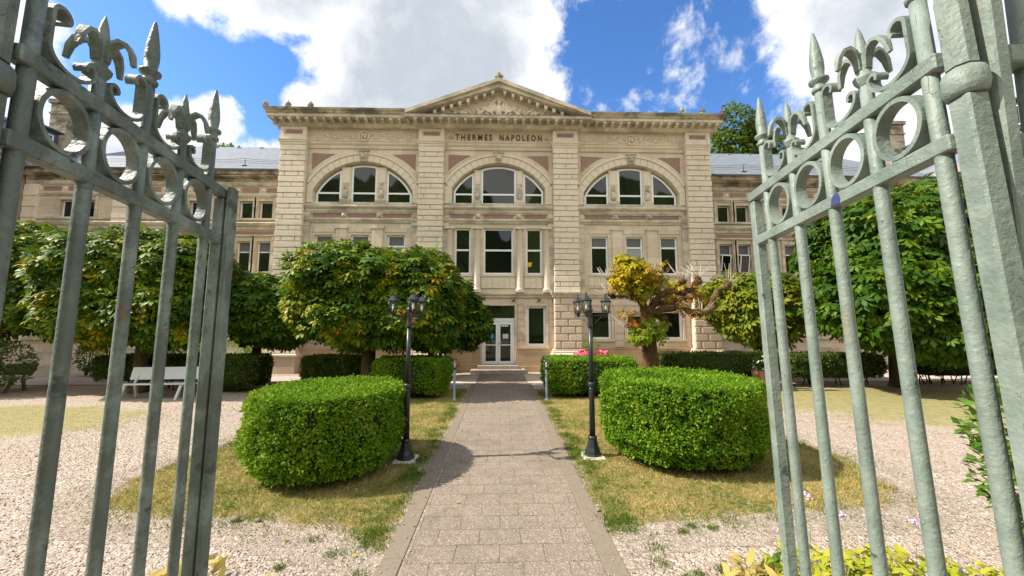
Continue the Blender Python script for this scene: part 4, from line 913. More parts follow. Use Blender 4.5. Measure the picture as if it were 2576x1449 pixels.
def side_house(s, label, wallmat):
    root = thing('side_house', label, 'building', (BX+s*26.6, 20., 0))
    m = MB(); y0, y1 = -9., 10.; ops = [(y, y+1.1, z, z+1.9) for y in (-7.6,-5.2,-2.8,-.4, 1.9) for z in (1.4, 5.0, 8.0)]
    t = MB(); wallgrid(t, y0, y1, 0, 10.9, ops, 0, .25)
    for vv, ff in ((t.v, t.f),): m.add([(s*p[1], p[0], p[2]) for p in vv], ff)
    m.box(s*.3, s*9, y0, y1, 0, 10.89); m.build('wall', wallmat, root)
    for (a, b, c, d) in ops:
        q = MB(); fw = .08
        for (ya, yb, za, zb) in ((a,a+fw,c,d), (b-fw,b,c,d), (a+fw,b-fw,c,c+fw), (a+fw,b-fw,d-fw,d), ((a+b)/2-.035,(a+b)/2+.035,c+fw,d-fw)): q.box(s*.14, s*.2, ya, yb, za, zb)
        w_ = q.build('window', M['white'], root); q = MB(); q.box(s*.165, s*.175, a+.05, b-.05, c+.05, d-.05); q.build('pane', M['glass'], w_)
        if c == 5.0 or c == 8.0:
            q = MB()
            for k in range(9): q.tube([(-s*.10, a+.06+k*(b-a-.12)/8, c-.05), (-s*.10, a+.06+k*(b-a-.12)/8, c+.75)], .012, 4)
            q.box(-s*.12, -s*.08, a, b, c+.75, c+.79); q.box(-s*.12, s*.0, a, b, c-.09, c-.05); q.build('balcony_rail', M['zinc'], root)
    m = MB(); m.box(-s*.42, s*9.2, y0-.2, y1+.2, 10.9, 11.25); m.box(-s*.25, s*9.0, y0-.1, y1+.1, 10.45, 10.9); m.build('cornice', M['soot'], root)
    m = MB(); m.box(-s*.12, s*.01, y0, y1, 7.2, 7.5); m.box(-s*.12, s*.01, y0, y1, 3.6, 3.9); m.build('moulded_band', M['soot_light'], root)
    m = MB(); v = [(-s*.35,y0-.2,11.25),(s*9.1,y0-.2,11.25),(s*9.1,y1+.2,11.25),(-s*.35,y1+.2,11.25),(s*2.2,y0+1.6,14.3),(s*7,y0+1.6,14.3),(s*7,y1-1.6,14.3),(s*2.2,y1-1.6,14.3)]
    m.add(v, [(0,1,5,4),(1,2,6,5),(2,3,7,6),(3,0,4,7),(4,5,6,7)]); m.build('roof', M['slate'], root)
    for yc in ((2.9, -1.6, -5.2) if s > 0 else (2.55, -1.6, -5.2)):
        d = MB(); xf = s*.35; d.box(xf, s*2.2, yc-.62, yc-.42, 12.3, 13.85); d.box(xf, s*2.2, yc+.42, yc+.62, 12.3, 13.85); d.box(xf, s*2.2, yc-.42, yc+.42, 12.3, 12.55); d.box(xf, s*2.2, yc-.42, yc+.42, 13.65, 13.85); d.box(xf-s*.15, s*2.6, yc-.78, yc+.78, 13.85, 13.97); dm = d.build('dormer', M['zinc'], root)
        q = MB()
        for (ya, yb, za, zb) in ((yc-.42,yc-.34,12.55,13.65), (yc+.34,yc+.42,12.55,13.65), (yc-.035,yc+.035,12.63,13.57), (yc-.34,yc+.34,12.55,12.63), (yc-.34,yc+.34,13.57,13.65)): q.box(xf+s*.04, xf+s*.09, ya, yb, za, zb)
        q.build('window_frame', M['white'], dm); q = MB(); q.box(xf+s*.06, xf+s*.07, yc-.40, yc+.40, 12.57, 13.63); q.build('pane', M['glass'], dm)
    c = MB(); cy = 3.95 if s < 0 else 4.9; c.box(s*.3, s*1.35, cy-.5, cy+.5, 11.3, 16.0); c.box(s*.2, s*1.45, cy-.6, cy+.6, 16.0, 16.25); c.box(s*.25, s*1.4, cy-.55, cy+.55, 15.3, 15.42); c.box(s*.2, s*1.5, cy-.58, cy+.58, 11.3, 12.9); c.build('chimney', M['soot'], root)
    return root
side_house(-1, 'stone house with dark dormer and tall chimney at the far left end of the court', M['wing_stone'])
side_house(1, 'pale house with dormer, chimney and white balcony windows at the far right end', M['ashlar'])

# ================================================================== TREES
def jit(p, a): return (p[0]+random.uniform(-a, a), p[1]+random.uniform(-a, a), p[2]+random.uniform(-a, a))
def limb(a, b, n=6, wob=.12):
    a, b = Vector(a), Vector(b); return [a+(b-a)*i/(n-1)+(Vector((random.uniform(-wob, wob), random.uniform(-wob, wob), random.uniform(-wob, wob))) if 0 < i < n-1 else Vector()) for i in range(n)]
def crown_pts(lobes, n, rg, flat=None):
    vol = np.array([a[3]*a[4]+a[4]*a[5]+a[3]*a[5] for a in lobes]); ch = rg.choice(len(lobes), n, p=vol/vol.sum()); Lb = np.array(lobes, float)[ch]
    d = unit(rg.normal(size=(n, 3))); r = 1-.30*rg.random(n)**1.8
    bump = np.array([mnoise.noise(Vector((q[0]*2.6, q[1]*2.6, q[2]*2.6+c*7.7))) for q, c in zip(d, ch)]); r = r*(1+.20*bump)
    P = Lb[:, :3]+Lb[:, 3:]*d*r[:, None]
    # throw away what lies deep inside another lobe
    keep = np.ones(n, bool)
    for l in lobes:
        e = np.sum(((P-np.array(l[:3]))/np.array(l[3:]))**2, axis=1); keep &= e > .36
    return P[keep], d[keep]
def tree(name, label, loc, lobes, n, size, mat, trunk_r, trunk_h, bk='bark', group=None, tmpl=PALM, seed=1, lean=(0, 0), cat='tree', droop=.5):
    rg = np.random.default_rng(seed); random.seed(seed); root = thing(name, label, cat, loc, 0, group)
    m = MB(); top = (lean[0]*trunk_h, lean[1]*trunk_h, trunk_h)
    m.tube([(0,0,-.05),(lean[0]*.1,lean[1]*.1,.12),(lean[0]*.5*trunk_h,lean[1]*.5*trunk_h,trunk_h*.5),top], [trunk_r*1.45, trunk_r*1.1, trunk_r, trunk_r*.85], 12)
    for l in lobes: m.tube(limb(top, (l[0], l[1], l[2]-.2*l[5]), 7, .14), [trunk_r*(.55-.07*i) for i in range(7)], 7)
    for l in lobes:
        for j in range(3):
            d = Vector(rg.normal(size=3)).normalized(); m.tube(limb((l[0], l[1], l[2]-.2*l[5]), (l[0]+d.x*l[3]*.7, l[1]+d.y*l[4]*.7, l[2]+d.z*l[5]*.7), 5, .08), [trunk_r*(.17-.03*i) for i in range(5)], 5)
    m.build('trunk', M[bk], root)
    P, d = crown_pts(lobes, n, rg); k = len(P)
    nr = unit(d*.75+np.array([0, 0, .75])+rg.normal(size=(k, 3))*.35); ax = d*np.array([1, 1, .35])+rg.normal(size=(k, 3))*.55+np.array([0, 0, -droop]); ax = np.where(np.abs(np.sum(unit(ax)*nr, axis=1))[:, None] > .93, ax+rg.normal(size=(k, 3)), ax)
    scatter('crown', tmpl[0], tmpl[1], P, ax, nr, size*rg.uniform(.5, 1.3, k), M[mat], root)
    return root
CH = 'clipped chestnut trees of the court'
tree('chestnut_tree', 'big flat topped chestnut with rust patches standing behind the left lamp post', (-4.35,12.9,0), [(-1.35,-.2,3.65,1.25,1.5,1.22),(-.5,-.2,3.75,1.4,1.6,1.15),(.6,-.2,3.55,1.4,1.6,1.15),(1.75,-.2,3.40,1.25,1.5,1.30),(-.4,-.4,2.6,1.6,1.5,1.10),(1.2,-.3,2.5,1.6,1.5,1.0),(2.3,-.1,2.6,.75,1.3,1.2),(-1.6,-.1,2.9,.9,1.4,1.0)], 13500, .245, 'chestnut', .24, 1.5, group=CH, seed=3)
tree('chestnut_tree', 'dark green chestnut reaching over the entrance door from behind the big one', (-2.85,16.15,0), [(.6,0,2.9,1.4,1.05,1.4),(1.4,0,2.3,1.0,.95,1.0),(-.4,0,2.6,1.3,1.0,1.3)], 4600, .28, 'chestnut_green', .19, 1.4, group=CH, seed=5)
tree('chestnut_tree', 'small green chestnut between the left gate leaf and the big flat topped tree', (-9.05,14.6,0), [(.2,0,2.8,1.3,1.6,1.25),(-.6,0,3.2,1.1,1.5,1.0),(1.0,-.2,2.4,1.0,1.3,.95)], 5600, .25, 'chestnut_green', .17, 1.4, group=CH, seed=6)
tree('chestnut_tree', 'broad chestnut with yellowed top seen behind the left gate bars beside the white bench', (-11.9,13.2,0), [(-1.6,0,4.0,1.5,1.7,1.3),(0,0,4.2,1.5,1.7,1.2),(1.4,0,3.9,1.3,1.6,1.3),(-1,-.2,2.8,1.8,1.6,1.2),(1.0,-.3,2.7,1.6,1.6,1.2)], 10500, .25, 'chestnut', .22, 1.5, group=CH, seed=9)
tree('chestnut_tree', 'leaning pale trunked chestnut at the far left edge of the court', (-16.1,14.6,0), [(-.6,-.6,4.4,1.7,1.7,1.4),(.9,-.3,4.2,1.5,1.6,1.3),(-1.4,-.8,3.2,1.6,1.6,1.3),(.6,-.6,3.0,1.5,1.5,1.1)], 7000, .27, 'chestnut', .19, 1.8, 'pale_bark', group=CH, seed=12, lean=(.08, 0))
tree('chestnut_tree', 'huge dense green chestnut with drooping leaves behind the right gate bars', (14.4,13.6,0), [(-1.7,-1.0,4.9,1.9,2.2,1.8),(.4,-.8,5.3,2.0,2.3,1.9),(2.3,-.6,4.9,1.8,2.2,1.9),(-2.2,-1.6,3.2,1.8,2.0,1.6),(.2,-2.0,3.2,2.1,2.0,1.7),(2.3,-1.6,3.1,1.8,2.0,1.6),(-.9,-2.2,2.2,1.6,1.6,1.1)], 15000, .30, 'chestnut_green', .27, 1.7, group=CH, seed=14, droop=.8)
tree('chestnut_tree', 'yellowing chestnut right of the mutilated tree in front of the right wing', (10.6,15.6,0), [(-.7,0,3.1,1.4,1.4,1.2),(.6,0,3.2,1.4,1.4,1.25),(0,-.3,2.3,1.5,1.3,.9)], 4600, .27, 'chestnut_olive', .18, 1.4, group=CH, seed=17)
# the mutilated tree: thick mossy limbs, dead twigs, a few tufts of leaves
def stump_tree():
    rg = np.random.default_rng(31); random.seed(31); root = thing('pollarded_tree', 'hacked back chestnut with thick mossy bare limbs and yellow leaf tufts behind the right hedge', 'tree', (5.3,13.5,0))
    u = 1/71.
    def P(x, y, d=0.): return Vector(((x-1634)*u, d, 2.2+(818-y)*u))
    m = MB()
    m.tube([Vector((0,0,-.05)), P(1634,940), P(1633,899), P(1631,850), P(1629.6,790), P(1628,770)], [.36,.30,.265,.25,.22,.20], 14)
    limbs = [([P(1629,792),P(1612,740),P(1597,722,-.2),P(1575,722,-.35),P(1552,720,-.45),P(1528,708,-.5)], [.19,.15,.13,.11,.10,.11]),
      ([P(1612,744),P(1592,742,.3),P(1570,741,.5),P(1552,740,.6)], [.11,.08,.07,.06]),
      ([P(1632,790),P(1651,750,-.2),P(1671,734,-.4),P(1701,740,-.5),P(1727,732,-.55),P(1743,708,-.6)], [.16,.12,.10,.10,.10,.12]),
      ([P(1688,738,-.4),P(1689,726,-.5),P(1701,713,-.6)], [.08,.07,.08]),
      ([P(1634,785),P(1651,763,.2),P(1691,760,.4),P(1721,755,.5),P(1741,745,.5),P(1758,750,.55)], [.15,.13,.11,.09,.08,.07]),
      ([P(1634,795),P(1655,780,-.3),P(1690,773,-.6),P(1703,777,-.7),P(1716,787,-.75),P(1740,791,-.8),P(1760,786,-.85),P(1766,760,-.9),P(1780,736,-.9),P(1806,722,-.9)], [.17,.14,.12,.12,.12,.12,.12,.10,.10,.12]),
      ([P(1625,780),P(1600,757,-.3),P(1585,748,-.4)], [.1,.08,.06])]
    for pts, rad in limbs:
        fine = []; fr = []
        for i in range(len(pts)-1):
            for j in range(4):
                t = j/4; q = pts[i].lerp(pts[i+1], t); jj = .03; fine.append(q+Vector((random.uniform(-jj, jj), random.uniform(-jj, jj), random.uniform(-jj, jj)))); fr.append((rad[i]*(1-t)+rad[i+1]*t)*random.uniform(.72, 1.02))
        fine.append(pts[-1]); fr.append(rad[-1]); m.tube(fine, fr, 10)
        for k in range(4): m.ell(jit(pts[-1], .06), (.10, .10, .09), n=8)
    m.ell(P(1667,800,-.1), (.16,.16,.15), n=12); m.ell(P(1650,792,-.05), (.13,.12,.12), n=10)
    for k in range(16): m.ell(P(1634+random.uniform(-14, 14), random.uniform(775, 900), random.choice((-.2, .2))), (.07, .05, .09), n=6)
    m.v = [tuple(Vector(v)+.035*Vector((mnoise.noise(Vector(v)*5), mnoise.noise(Vector(v)*5+Vector((9, 0, 0))), mnoise.noise(Vector(v)*5+Vector((0, 9, 0)))))+.022*Vector((mnoise.noise(Vector(v)*17), mnoise.noise(Vector(v)*17+Vector((9, 0, 0))), mnoise.noise(Vector(v)*17+Vector((0, 9, 0)))))) for v in m.v]
    m.build('trunk', M['mossy'], root)
    S = np.array([v for v in m.v]); S = S[rg.integers(0, len(S), 2600)]; S = S[(S[:, 2] > 1.6) | (rg.random(len(S)) < .25)]; k = len(S)
    scatter('moss', LEAF[0], LEAF[1], S+rg.normal(size=(k, 3))*.025, rg.normal(size=(k, 3))-np.array([0, 0, .5]), rg.normal(size=(k, 3)), rg.uniform(.03, .085, k), M['moss'], root)
    for cx, cy, d, n in ((1520,708,-.5,9), (1552,740,.6,7), (1743,706,-.6,9), (1701,712,-.6,6), (1806,722,-.9,7), (1758,750,.55,5), (1590,746,0,5), (1660,735,0,7), (1640,700,0,8), (1740,791,-.8,5)):
        t = MB()
        for k in range(n+4):
            a = P(cx, cy, d); v = Vector((random.uniform(-.9, .9), random.uniform(-.6, .6), random.uniform(.2, 1.1))).normalized()*random.uniform(.3, .78); t.tube([a, a+v*.5+Vector((0,0,.02)), a+v+Vector((random.uniform(-.06, .06), 0, .05))], [.012, .009, .004], 5)
        t.build('dead_twigs', M['twig'], root)
    t = MB()
    for k in range(5): a = P(1612, 830, -.2); t.tube([a, a+Vector((-.4-.1*k, -.1, .05+.05*k)), a+Vector((-.75-.1*k, -.15, .02+.12*k))], [.012, .009, .005], 5)
    t.build('dead_twigs', M['twig'], root)
    def clump(name, spots, size, mat):
        Q = []; D = []
        for cx, cy, d, r, n in spots:
            dd = unit(rg.normal(size=(n, 3))); Q.append(np.array(P(cx, cy, d))+dd*r*(.3+.7*rg.random((n, 1)))); D.append(dd)
        Q = np.concatenate(Q); D = np.concatenate(D); k = len(Q); nr = unit(D*.5+np.array([0,-.2,.8])+rg.normal(size=(k, 3))*.4); ax = D*np.array([1,1,.3])+rg.normal(size=(k, 3))*.5-np.array([0,0,.5])
        scatter(name, PALM[0], PALM[1], Q, ax, nr, size*rg.uniform(.6, 1.2, k), M[mat], root)
    clump('crown', [(1575,672,-.3,.44,110), (1605,690,-.2,.55,130), (1560,698,-.4,.46,95), (1592,715,-.35,.50,110), (1640,708,.1,.50,90), (1606,738,-.4,.34,60), (1568,655,-.2,.30,50), (1668,722,0,.46,50), (1700,722,-.3,.34,24), (1755,735,-.2,.30,20), (1545,712,-.5,.36,40), (1590,690,-.2,.75,60)], .22, 'chestnut_yellow')
    clump('rusty_sprays', [(1590,800,-.3,.35,36), (1575,812,-.3,.25,18), (1560,790,-.3,.2,9), (1655,690,.2,.42,60), (1678,672,.2,.28,28), (1650,740,.1,.4,40), (1612,700,-.5,.4,24), (1690,742,-.5,.30,16), (1735,735,-.5,.30,14), (1700,772,-.7,.30,14), (1760,755,-.4,.32,24), (1725,790,-.8,.22,16)], .16, 'chestnut_rust')
    clump('fresh_sprouts', [(1625,822,-.3,.36,80), (1602,838,-.35,.34,70), (1645,838,-.3,.32,55), (1590,848,-.35,.26,36), (1660,815,-.1,.22,16), (1672,815,-.1,.14,7)], .20, 'lime')
stump_tree()
# woodland trees on the slope behind the wings
WT = 'woodland trees rising behind the wings'
def far_tree(label, loc, lobes, n, size, th, seed): tree('woodland_tree', label, loc, lobes, n, size, 'far_leaf', .35, th, group=WT, tmpl=LEAF, seed=seed, droop=.2)
far_tree('tall bushy green tree rising just behind the right corner of the cornice', (23.4,36.,0), [(0,0,21.8,1.9,2,2.4),(-.8,0,19.3,2.0,2.2,2.2),(1.5,0,18.6,2.2,2.2,2.2),(3.6,0,19.0,2.0,2,1.9),(2.6,.4,20.4,1.4,1.5,1.5),(.8,0,20.6,1.8,2,1.8),(0,0,16.0,3.4,2.4,2.6),(4.4,0,16.0,3.0,2.4,2.4)], 16000, .42, 14, 41)
far_tree('rounded green tree above the right wing roof, half hidden by the gate spears', (29.5,37.,0), [(0,0,18.2,2.4,2.2,2.0),(-2,0,16.4,2.2,2.2,2.0),(2.2,0,16.4,2.4,2.2,2.2)], 4500, .42, 12, 43)
far_tree('small tree top just showing above the left wing roof ridge', (-26.4,36.,0), [(0,0,17.6,2.0,2,1.7),(-2.2,0,17.0,2.2,2,1.6),(2.2,0,17.2,1.8,2,1.4)], 3500, .42, 13, 45)
far_tree('low tree top over the left wing ridge close to the bath house corner', (-22.6,36.,0), [(0,0,16.9,2.0,2,1.4),(2.4,0,16.6,1.6,2,1.3)], 2200, .42, 13, 47)
# ================================================================== HEDGES AND SHRUBS
def se(c, s_, e): return math.copysign(abs(c)**(2/e), c)
def hedge(name, label, c, rx, ry, h, n, size, mat, e=2.6, group=None, seed=1, rot=0., under=.30, cat='hedge', stems=False):
    rg = np.random.default_rng(seed); root = thing(name, label, cat, (c[0], c[1], 0), rot, group); z0 = .28*h if stems else under*.5
    m = MB(); n_ = 48; prof = [(.86 if not stems else .7, z0), (.93, z0+.12*h), (.95, h*.5), (.95, h-.09), (.90, h-.05), (.5, h-.035), (.01, h-.03)]; v = []; f = []
    for r, z in prof:
        for j in range(n_):
            a = 2*math.pi*j/n_; v.append((rx*r*se(math.cos(a), 0, e), ry*r*se(math.sin(a), 0, e), z))
    for i in range(len(prof)-1):
        for j in range(n_): f.append((i*n_+j, i*n_+(j+1)%n_, (i+1)*n_+(j+1)%n_, (i+1)*n_+j))
    f.append(tuple(range(n_-1, -1, -1))); m.add(v, f, 0, True)
    if stems:
        for k in range(int(rx*9)): x = rg.uniform(-.9, .9)*rx; y = rg.uniform(-.6, .6)*ry; m.tube([(x, y, 0), (x+rg.normal()*.1, y+rg.normal()*.1, z0+.1)], .018, 5)
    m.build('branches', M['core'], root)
    # leaves on the sides and the top
    per = 4*(rx+ry)*.82; side = per*h; topa = 3.4*rx*ry; ns = int(n*side/(side+topa)); a = rg.uniform(0, 2*math.pi, ns*2)
    sp = np.sqrt((rx*np.sin(a))**2+(ry*np.cos(a))**2); a = a[rg.random(len(a)) < sp/sp.max()][:ns]; k = len(a)
    ca, sa = np.cos(a), np.sin(a); px = rx*np.sign(ca)*np.abs(ca)**(2/e); py = ry*np.sign(sa)*np.abs(sa)**(2/e); z = z0+(h-.02-z0)*rg.random(k)
    nx = np.sign(ca)*np.abs(ca)**(2-2/e)/rx; ny = np.sign(sa)*np.abs(sa)**(2-2/e)/ry; D = unit(np.c_[nx, ny, np.zeros(k)])
    sh = np.where(z < z0+.18*h, -.06-.25*np.clip((z0+.18*h-z), 0, 1), 0.)+np.where(z > h-.07, -(z-(h-.07))*.6, 0)
    bp = np.array([mnoise.noise(Vector((x*2.4, y*2.4, zz*2.4+seed))) for x, y, zz in zip(px, py, z)]); bp2 = np.array([mnoise.noise(Vector((x*7.5, y*7.5, zz*7.5+seed))) for x, y, zz in zip(px, py, z)]); fine = rg.normal(size=k)*.016
    Ps = np.c_[px, py, z]+D*(sh+bp*.06+bp2*.045+fine*1.5-.005)[:, None]
    hole = (bp2+.35*bp < -.34) & (rg.random(k) < .8); Ps, D = Ps[~hole], D[~hole]; k = len(Ps)
    kt = n-ns; u = rg.uniform(-1, 1, (kt*2, 2)); u = u[(np.abs(u[:, 0])**e+np.abs(u[:, 1])**e) < .985][:kt]; kt = len(u); tz = np.array([mnoise.noise(Vector((x*rx*1.8, y*ry*1.8, seed+3.))) for x, y in u])
    Pt = np.c_[u[:, 0]*rx, u[:, 1]*ry, h+tz*.045+rg.normal(size=kt)*.022]; Dt = np.tile([0., 0., 1.], (kt, 1))
    P = np.r_[Ps, Pt]; D = np.r_[D, Dt]; k = len(P); nr = unit(D*.8+np.array([0, 0, .35])+rg.normal(size=(k, 3))*.55); ax = D*.5+rg.normal(size=(k, 3))*.8+np.array([0, 0, .3])
    if stems:
        ok = (P[:, 2] > z0+.1*h) | (rg.random(k) < .45); P, nr, ax = P[ok], nr[ok], ax[ok]; k = len(P)
    scatter('foliage', LEAF[0], LEAF[1], P, ax, nr, size*rg.uniform(.65, 1.3, k), M[mat], root)
    return root
HG = 'clipped box hedges beside the walk'
hedge('box_hedge', 'large rounded box hedge left of the walk, nearest to the left gate leaf', (-2.69,6.33), 1.06, 1.17, 1.19, 56000, .047, 'box', 2.15, HG, 1)
hedge('box_hedge', 'large rounded box hedge right of the walk, nearest to the right gate leaf', (3.09,6.76), 1.25, 1.28, 1.27, 60000, .047, 'box', 2.2, HG, 2)
hedge('box_hedge', 'square clipped hedge behind the left lamp, beside the left globe light', (-2.72,12.35), 1.10, .80, 1.14, 20000, .06, 'box', 5, HG, 3)
hedge('box_hedge', 'long clipped hedge behind the right lamp, beside the right globe light', (2.80,12.40), 1.42, .82, 1.12, 22000, .06, 'box', 5, HG, 4)
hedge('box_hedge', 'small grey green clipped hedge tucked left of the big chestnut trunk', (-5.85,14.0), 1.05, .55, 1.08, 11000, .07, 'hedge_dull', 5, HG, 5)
H2 = 'low hedges along the road'
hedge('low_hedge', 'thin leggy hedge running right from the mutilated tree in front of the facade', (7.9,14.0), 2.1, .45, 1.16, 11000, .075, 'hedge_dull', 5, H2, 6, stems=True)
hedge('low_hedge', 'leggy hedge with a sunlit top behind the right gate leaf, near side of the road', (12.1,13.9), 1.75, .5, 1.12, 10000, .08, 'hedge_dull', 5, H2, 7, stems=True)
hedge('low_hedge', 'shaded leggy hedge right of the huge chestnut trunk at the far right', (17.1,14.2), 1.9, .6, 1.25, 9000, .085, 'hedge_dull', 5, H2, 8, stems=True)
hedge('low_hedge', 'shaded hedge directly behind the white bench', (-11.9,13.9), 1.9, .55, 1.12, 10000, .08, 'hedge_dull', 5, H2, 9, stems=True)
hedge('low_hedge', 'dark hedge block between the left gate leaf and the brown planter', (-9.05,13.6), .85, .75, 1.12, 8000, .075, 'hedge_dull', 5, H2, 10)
def shrub(name, label, loc, lobes, n, size, mat, seed, group=None, tmpl=LEAF, cat='shrub', upright=.2, stem=.02):
    rg = np.random.default_rng(seed); random.seed(seed); root = thing(name, label, cat, loc, 0, group); m = MB()
    for l in lobes:
        for j in range(5):
            d = Vector(rg.normal(size=3)).normalized(); m.tube(limb((l[0]*.2+d.x*.04, l[1]*.2+d.y*.04, 0), (l[0]+d.x*l[3]*.7, l[1]+d.y*l[4]*.7, l[2]+abs(d.z)*l[5]*.7), 5, .03), [stem, stem*.9, stem*.7, stem*.5, stem*.3], 5)
    m.build('stems', M['bark'], root); P, d = crown_pts(lobes, n, rg); P[:, 2] = np.maximum(P[:, 2], .02); k = len(P)
    nr = unit(d*.6+np.array([0,0,.7])+rg.normal(size=(k, 3))*.4); ax = d+rg.normal(size=(k, 3))*.5+np.array([0,0,upright]); scatter('foliage', tmpl[0], tmpl[1], P, ax, nr, size*rg.uniform(.6, 1.25, k), M[mat], root); return root
shrub('laurel_shrub', 'glossy leaved green shrub close behind the right gate hinge post', (5.35,3.75,0), [(0,0,1.15,.48,.5,.5),(.05,0,.7,.5,.5,.5),(.3,0,.45,.55,.5,.45)], 1900, .105, 'laurel', 51)
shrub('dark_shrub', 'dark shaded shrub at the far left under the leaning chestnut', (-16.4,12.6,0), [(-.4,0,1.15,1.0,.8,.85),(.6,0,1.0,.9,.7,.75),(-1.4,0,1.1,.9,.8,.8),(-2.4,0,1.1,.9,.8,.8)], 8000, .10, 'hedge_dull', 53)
shrub('orange_shrub', 'small orange leaved shrub deep in the shade left of the white bench', (-18.2,17.6,0), [(0,0,1.75,.7,.4,.28)], 420, .14, 'orange_leaf', 55)
shrub('leafy_shrub', 'rounded green shrub below the orange leaves beside the road', (-17.6,17.3,0), [(0,0,.85,.7,.5,.65),(.6,-.1,.35,.5,.4,.3)], 1500, .11, 'laurel', 57)
shrub('pale_shrub', 'sunlit pale green shrub against the left wing wall, left of the bench', (-15.3,18.6,0), [(0,0,1.1,.9,.5,.75),(1.0,0,.9,.7,.5,.6)], 1500, .11, 'box', 59)
shrub('pale_shrub', 'low sunlit shrub against the left wing wall above the white bench', (-12.6,18.6,0), [(0,0,.9,.9,.5,.55),(1.1,0,.8,.6,.4,.5)], 1400, .11, 'box', 61)
# low plants in the bed under the gate
def clumpy(name, label, loc, n, size, mat, seed, r, h, fl=None):
    rg = np.random.default_rng(seed); root = thing(name, label, 'plant', loc); th = rg.uniform(0, 6.28, n); rr = r*np.sqrt(rg.random(n)); h = h-.09; P = np.c_[rr*np.cos(th), rr*np.sin(th), np.full(n, .02)]
    P[:, 2] = h*rg.uniform(.35, 1., n)*(1-.6*(rr/r)**2); t2 = rg.uniform(0, 6.28, n); ax = np.c_[np.cos(t2), np.sin(t2), rg.uniform(-.1, .9, n)]; nr = np.c_[rg.normal(size=(n, 2))*.5, np.ones(n)]
    scatter('leaves', [(0,0,0),(.35,.16,.05),(.7,.13,.03),(1,0,-.10),(.7,-.13,.03),(.35,-.16,.05)], [(0,5,1),(1,5,4),(1,4,2),(2,4,3)], P, ax, nr, size*rg.uniform(.6, 1.25, n), M[mat], root)
    m = MB()
    for i in range(0, n, 4): m.tube([(P[i,0]*.5, P[i,1]*.5, 0), tuple(P[i])], .004, 4)
    m.build('stalks', M['hosta'], root); return root
BP = 'yellow green plants in the bed below the gate'
clumpy('bedding_plant', 'dried yellow leaved clump at the foot of the left gate leaf', (-2.55,3.25,0), 150, .17, 'hosta_dry', 71, .42, .34, BP)
clumpy('bedding_plant', 'yellowed leafy clump just right of the left gate meeting stile', (-1.95,3.2,0), 80, .15, 'hosta_dry', 72, .26, .22, BP)
clumpy('bedding_plant', 'dry straw yellow clump just left of the right gate meeting stile', (2.12,3.2,0), 110, .16, 'hosta_dry', 73, .34, .30, BP)
clumpy('bedding_plant', 'bright yellow green clump between the second and third right gate bars', (2.75,3.3,0), 300, .12, 'hosta', 74, .45, .36, BP)
clumpy('bedding_plant', 'bright yellow green clump between the third and fourth right gate bars', (3.35,3.25,0), 300, .12, 'hosta', 75, .45, .36, BP)
clumpy('bedding_plant', 'fresh green leafed clump right beside the right meeting stile foot', (2.42,3.42,0), 90, .10, 'laurel', 76, .16, .26, BP)
clumpy('bedding_plant', 'yellow green clump under the hinge end of the right gate leaf', (4.05,3.2,0), 160, .12, 'hosta', 77, .40, .22, BP)
def wildflower(x, y, h, seed, label):
    r_ = random.Random(seed); root = thing('wildflower', label, 'flower', (x, y, 0)); m = MB(); m.tube([(0,0,0),(.01,0,h*.5),(r_.uniform(-.04, .04),0,h)], .003, 4); m.build('stalk', M['hosta'], root)
    m = MB()
    for k in range(9): m.ell((r_.uniform(-.03, .03), r_.uniform(-.03, .03), h+r_.uniform(-.02, .03)), (.014, .014, .008), n=6)
    m.build('flower_head', M['petal_lilac'], root)
for i, (x, y, h, lb) in enumerate(((3.05,3.5,.50,'lilac wildflower beside the fourth right gate bar'), (3.75,3.55,.42,'lilac wildflower below the shrub by the hinge post'), (2.98,3.8,.55,'tall lilac wildflower left of the fourth right gate bar'), (3.55,3.7,.46,'lilac wildflower between the fourth and fifth right gate bars'))): wildflower(x, y, h, i, lb)

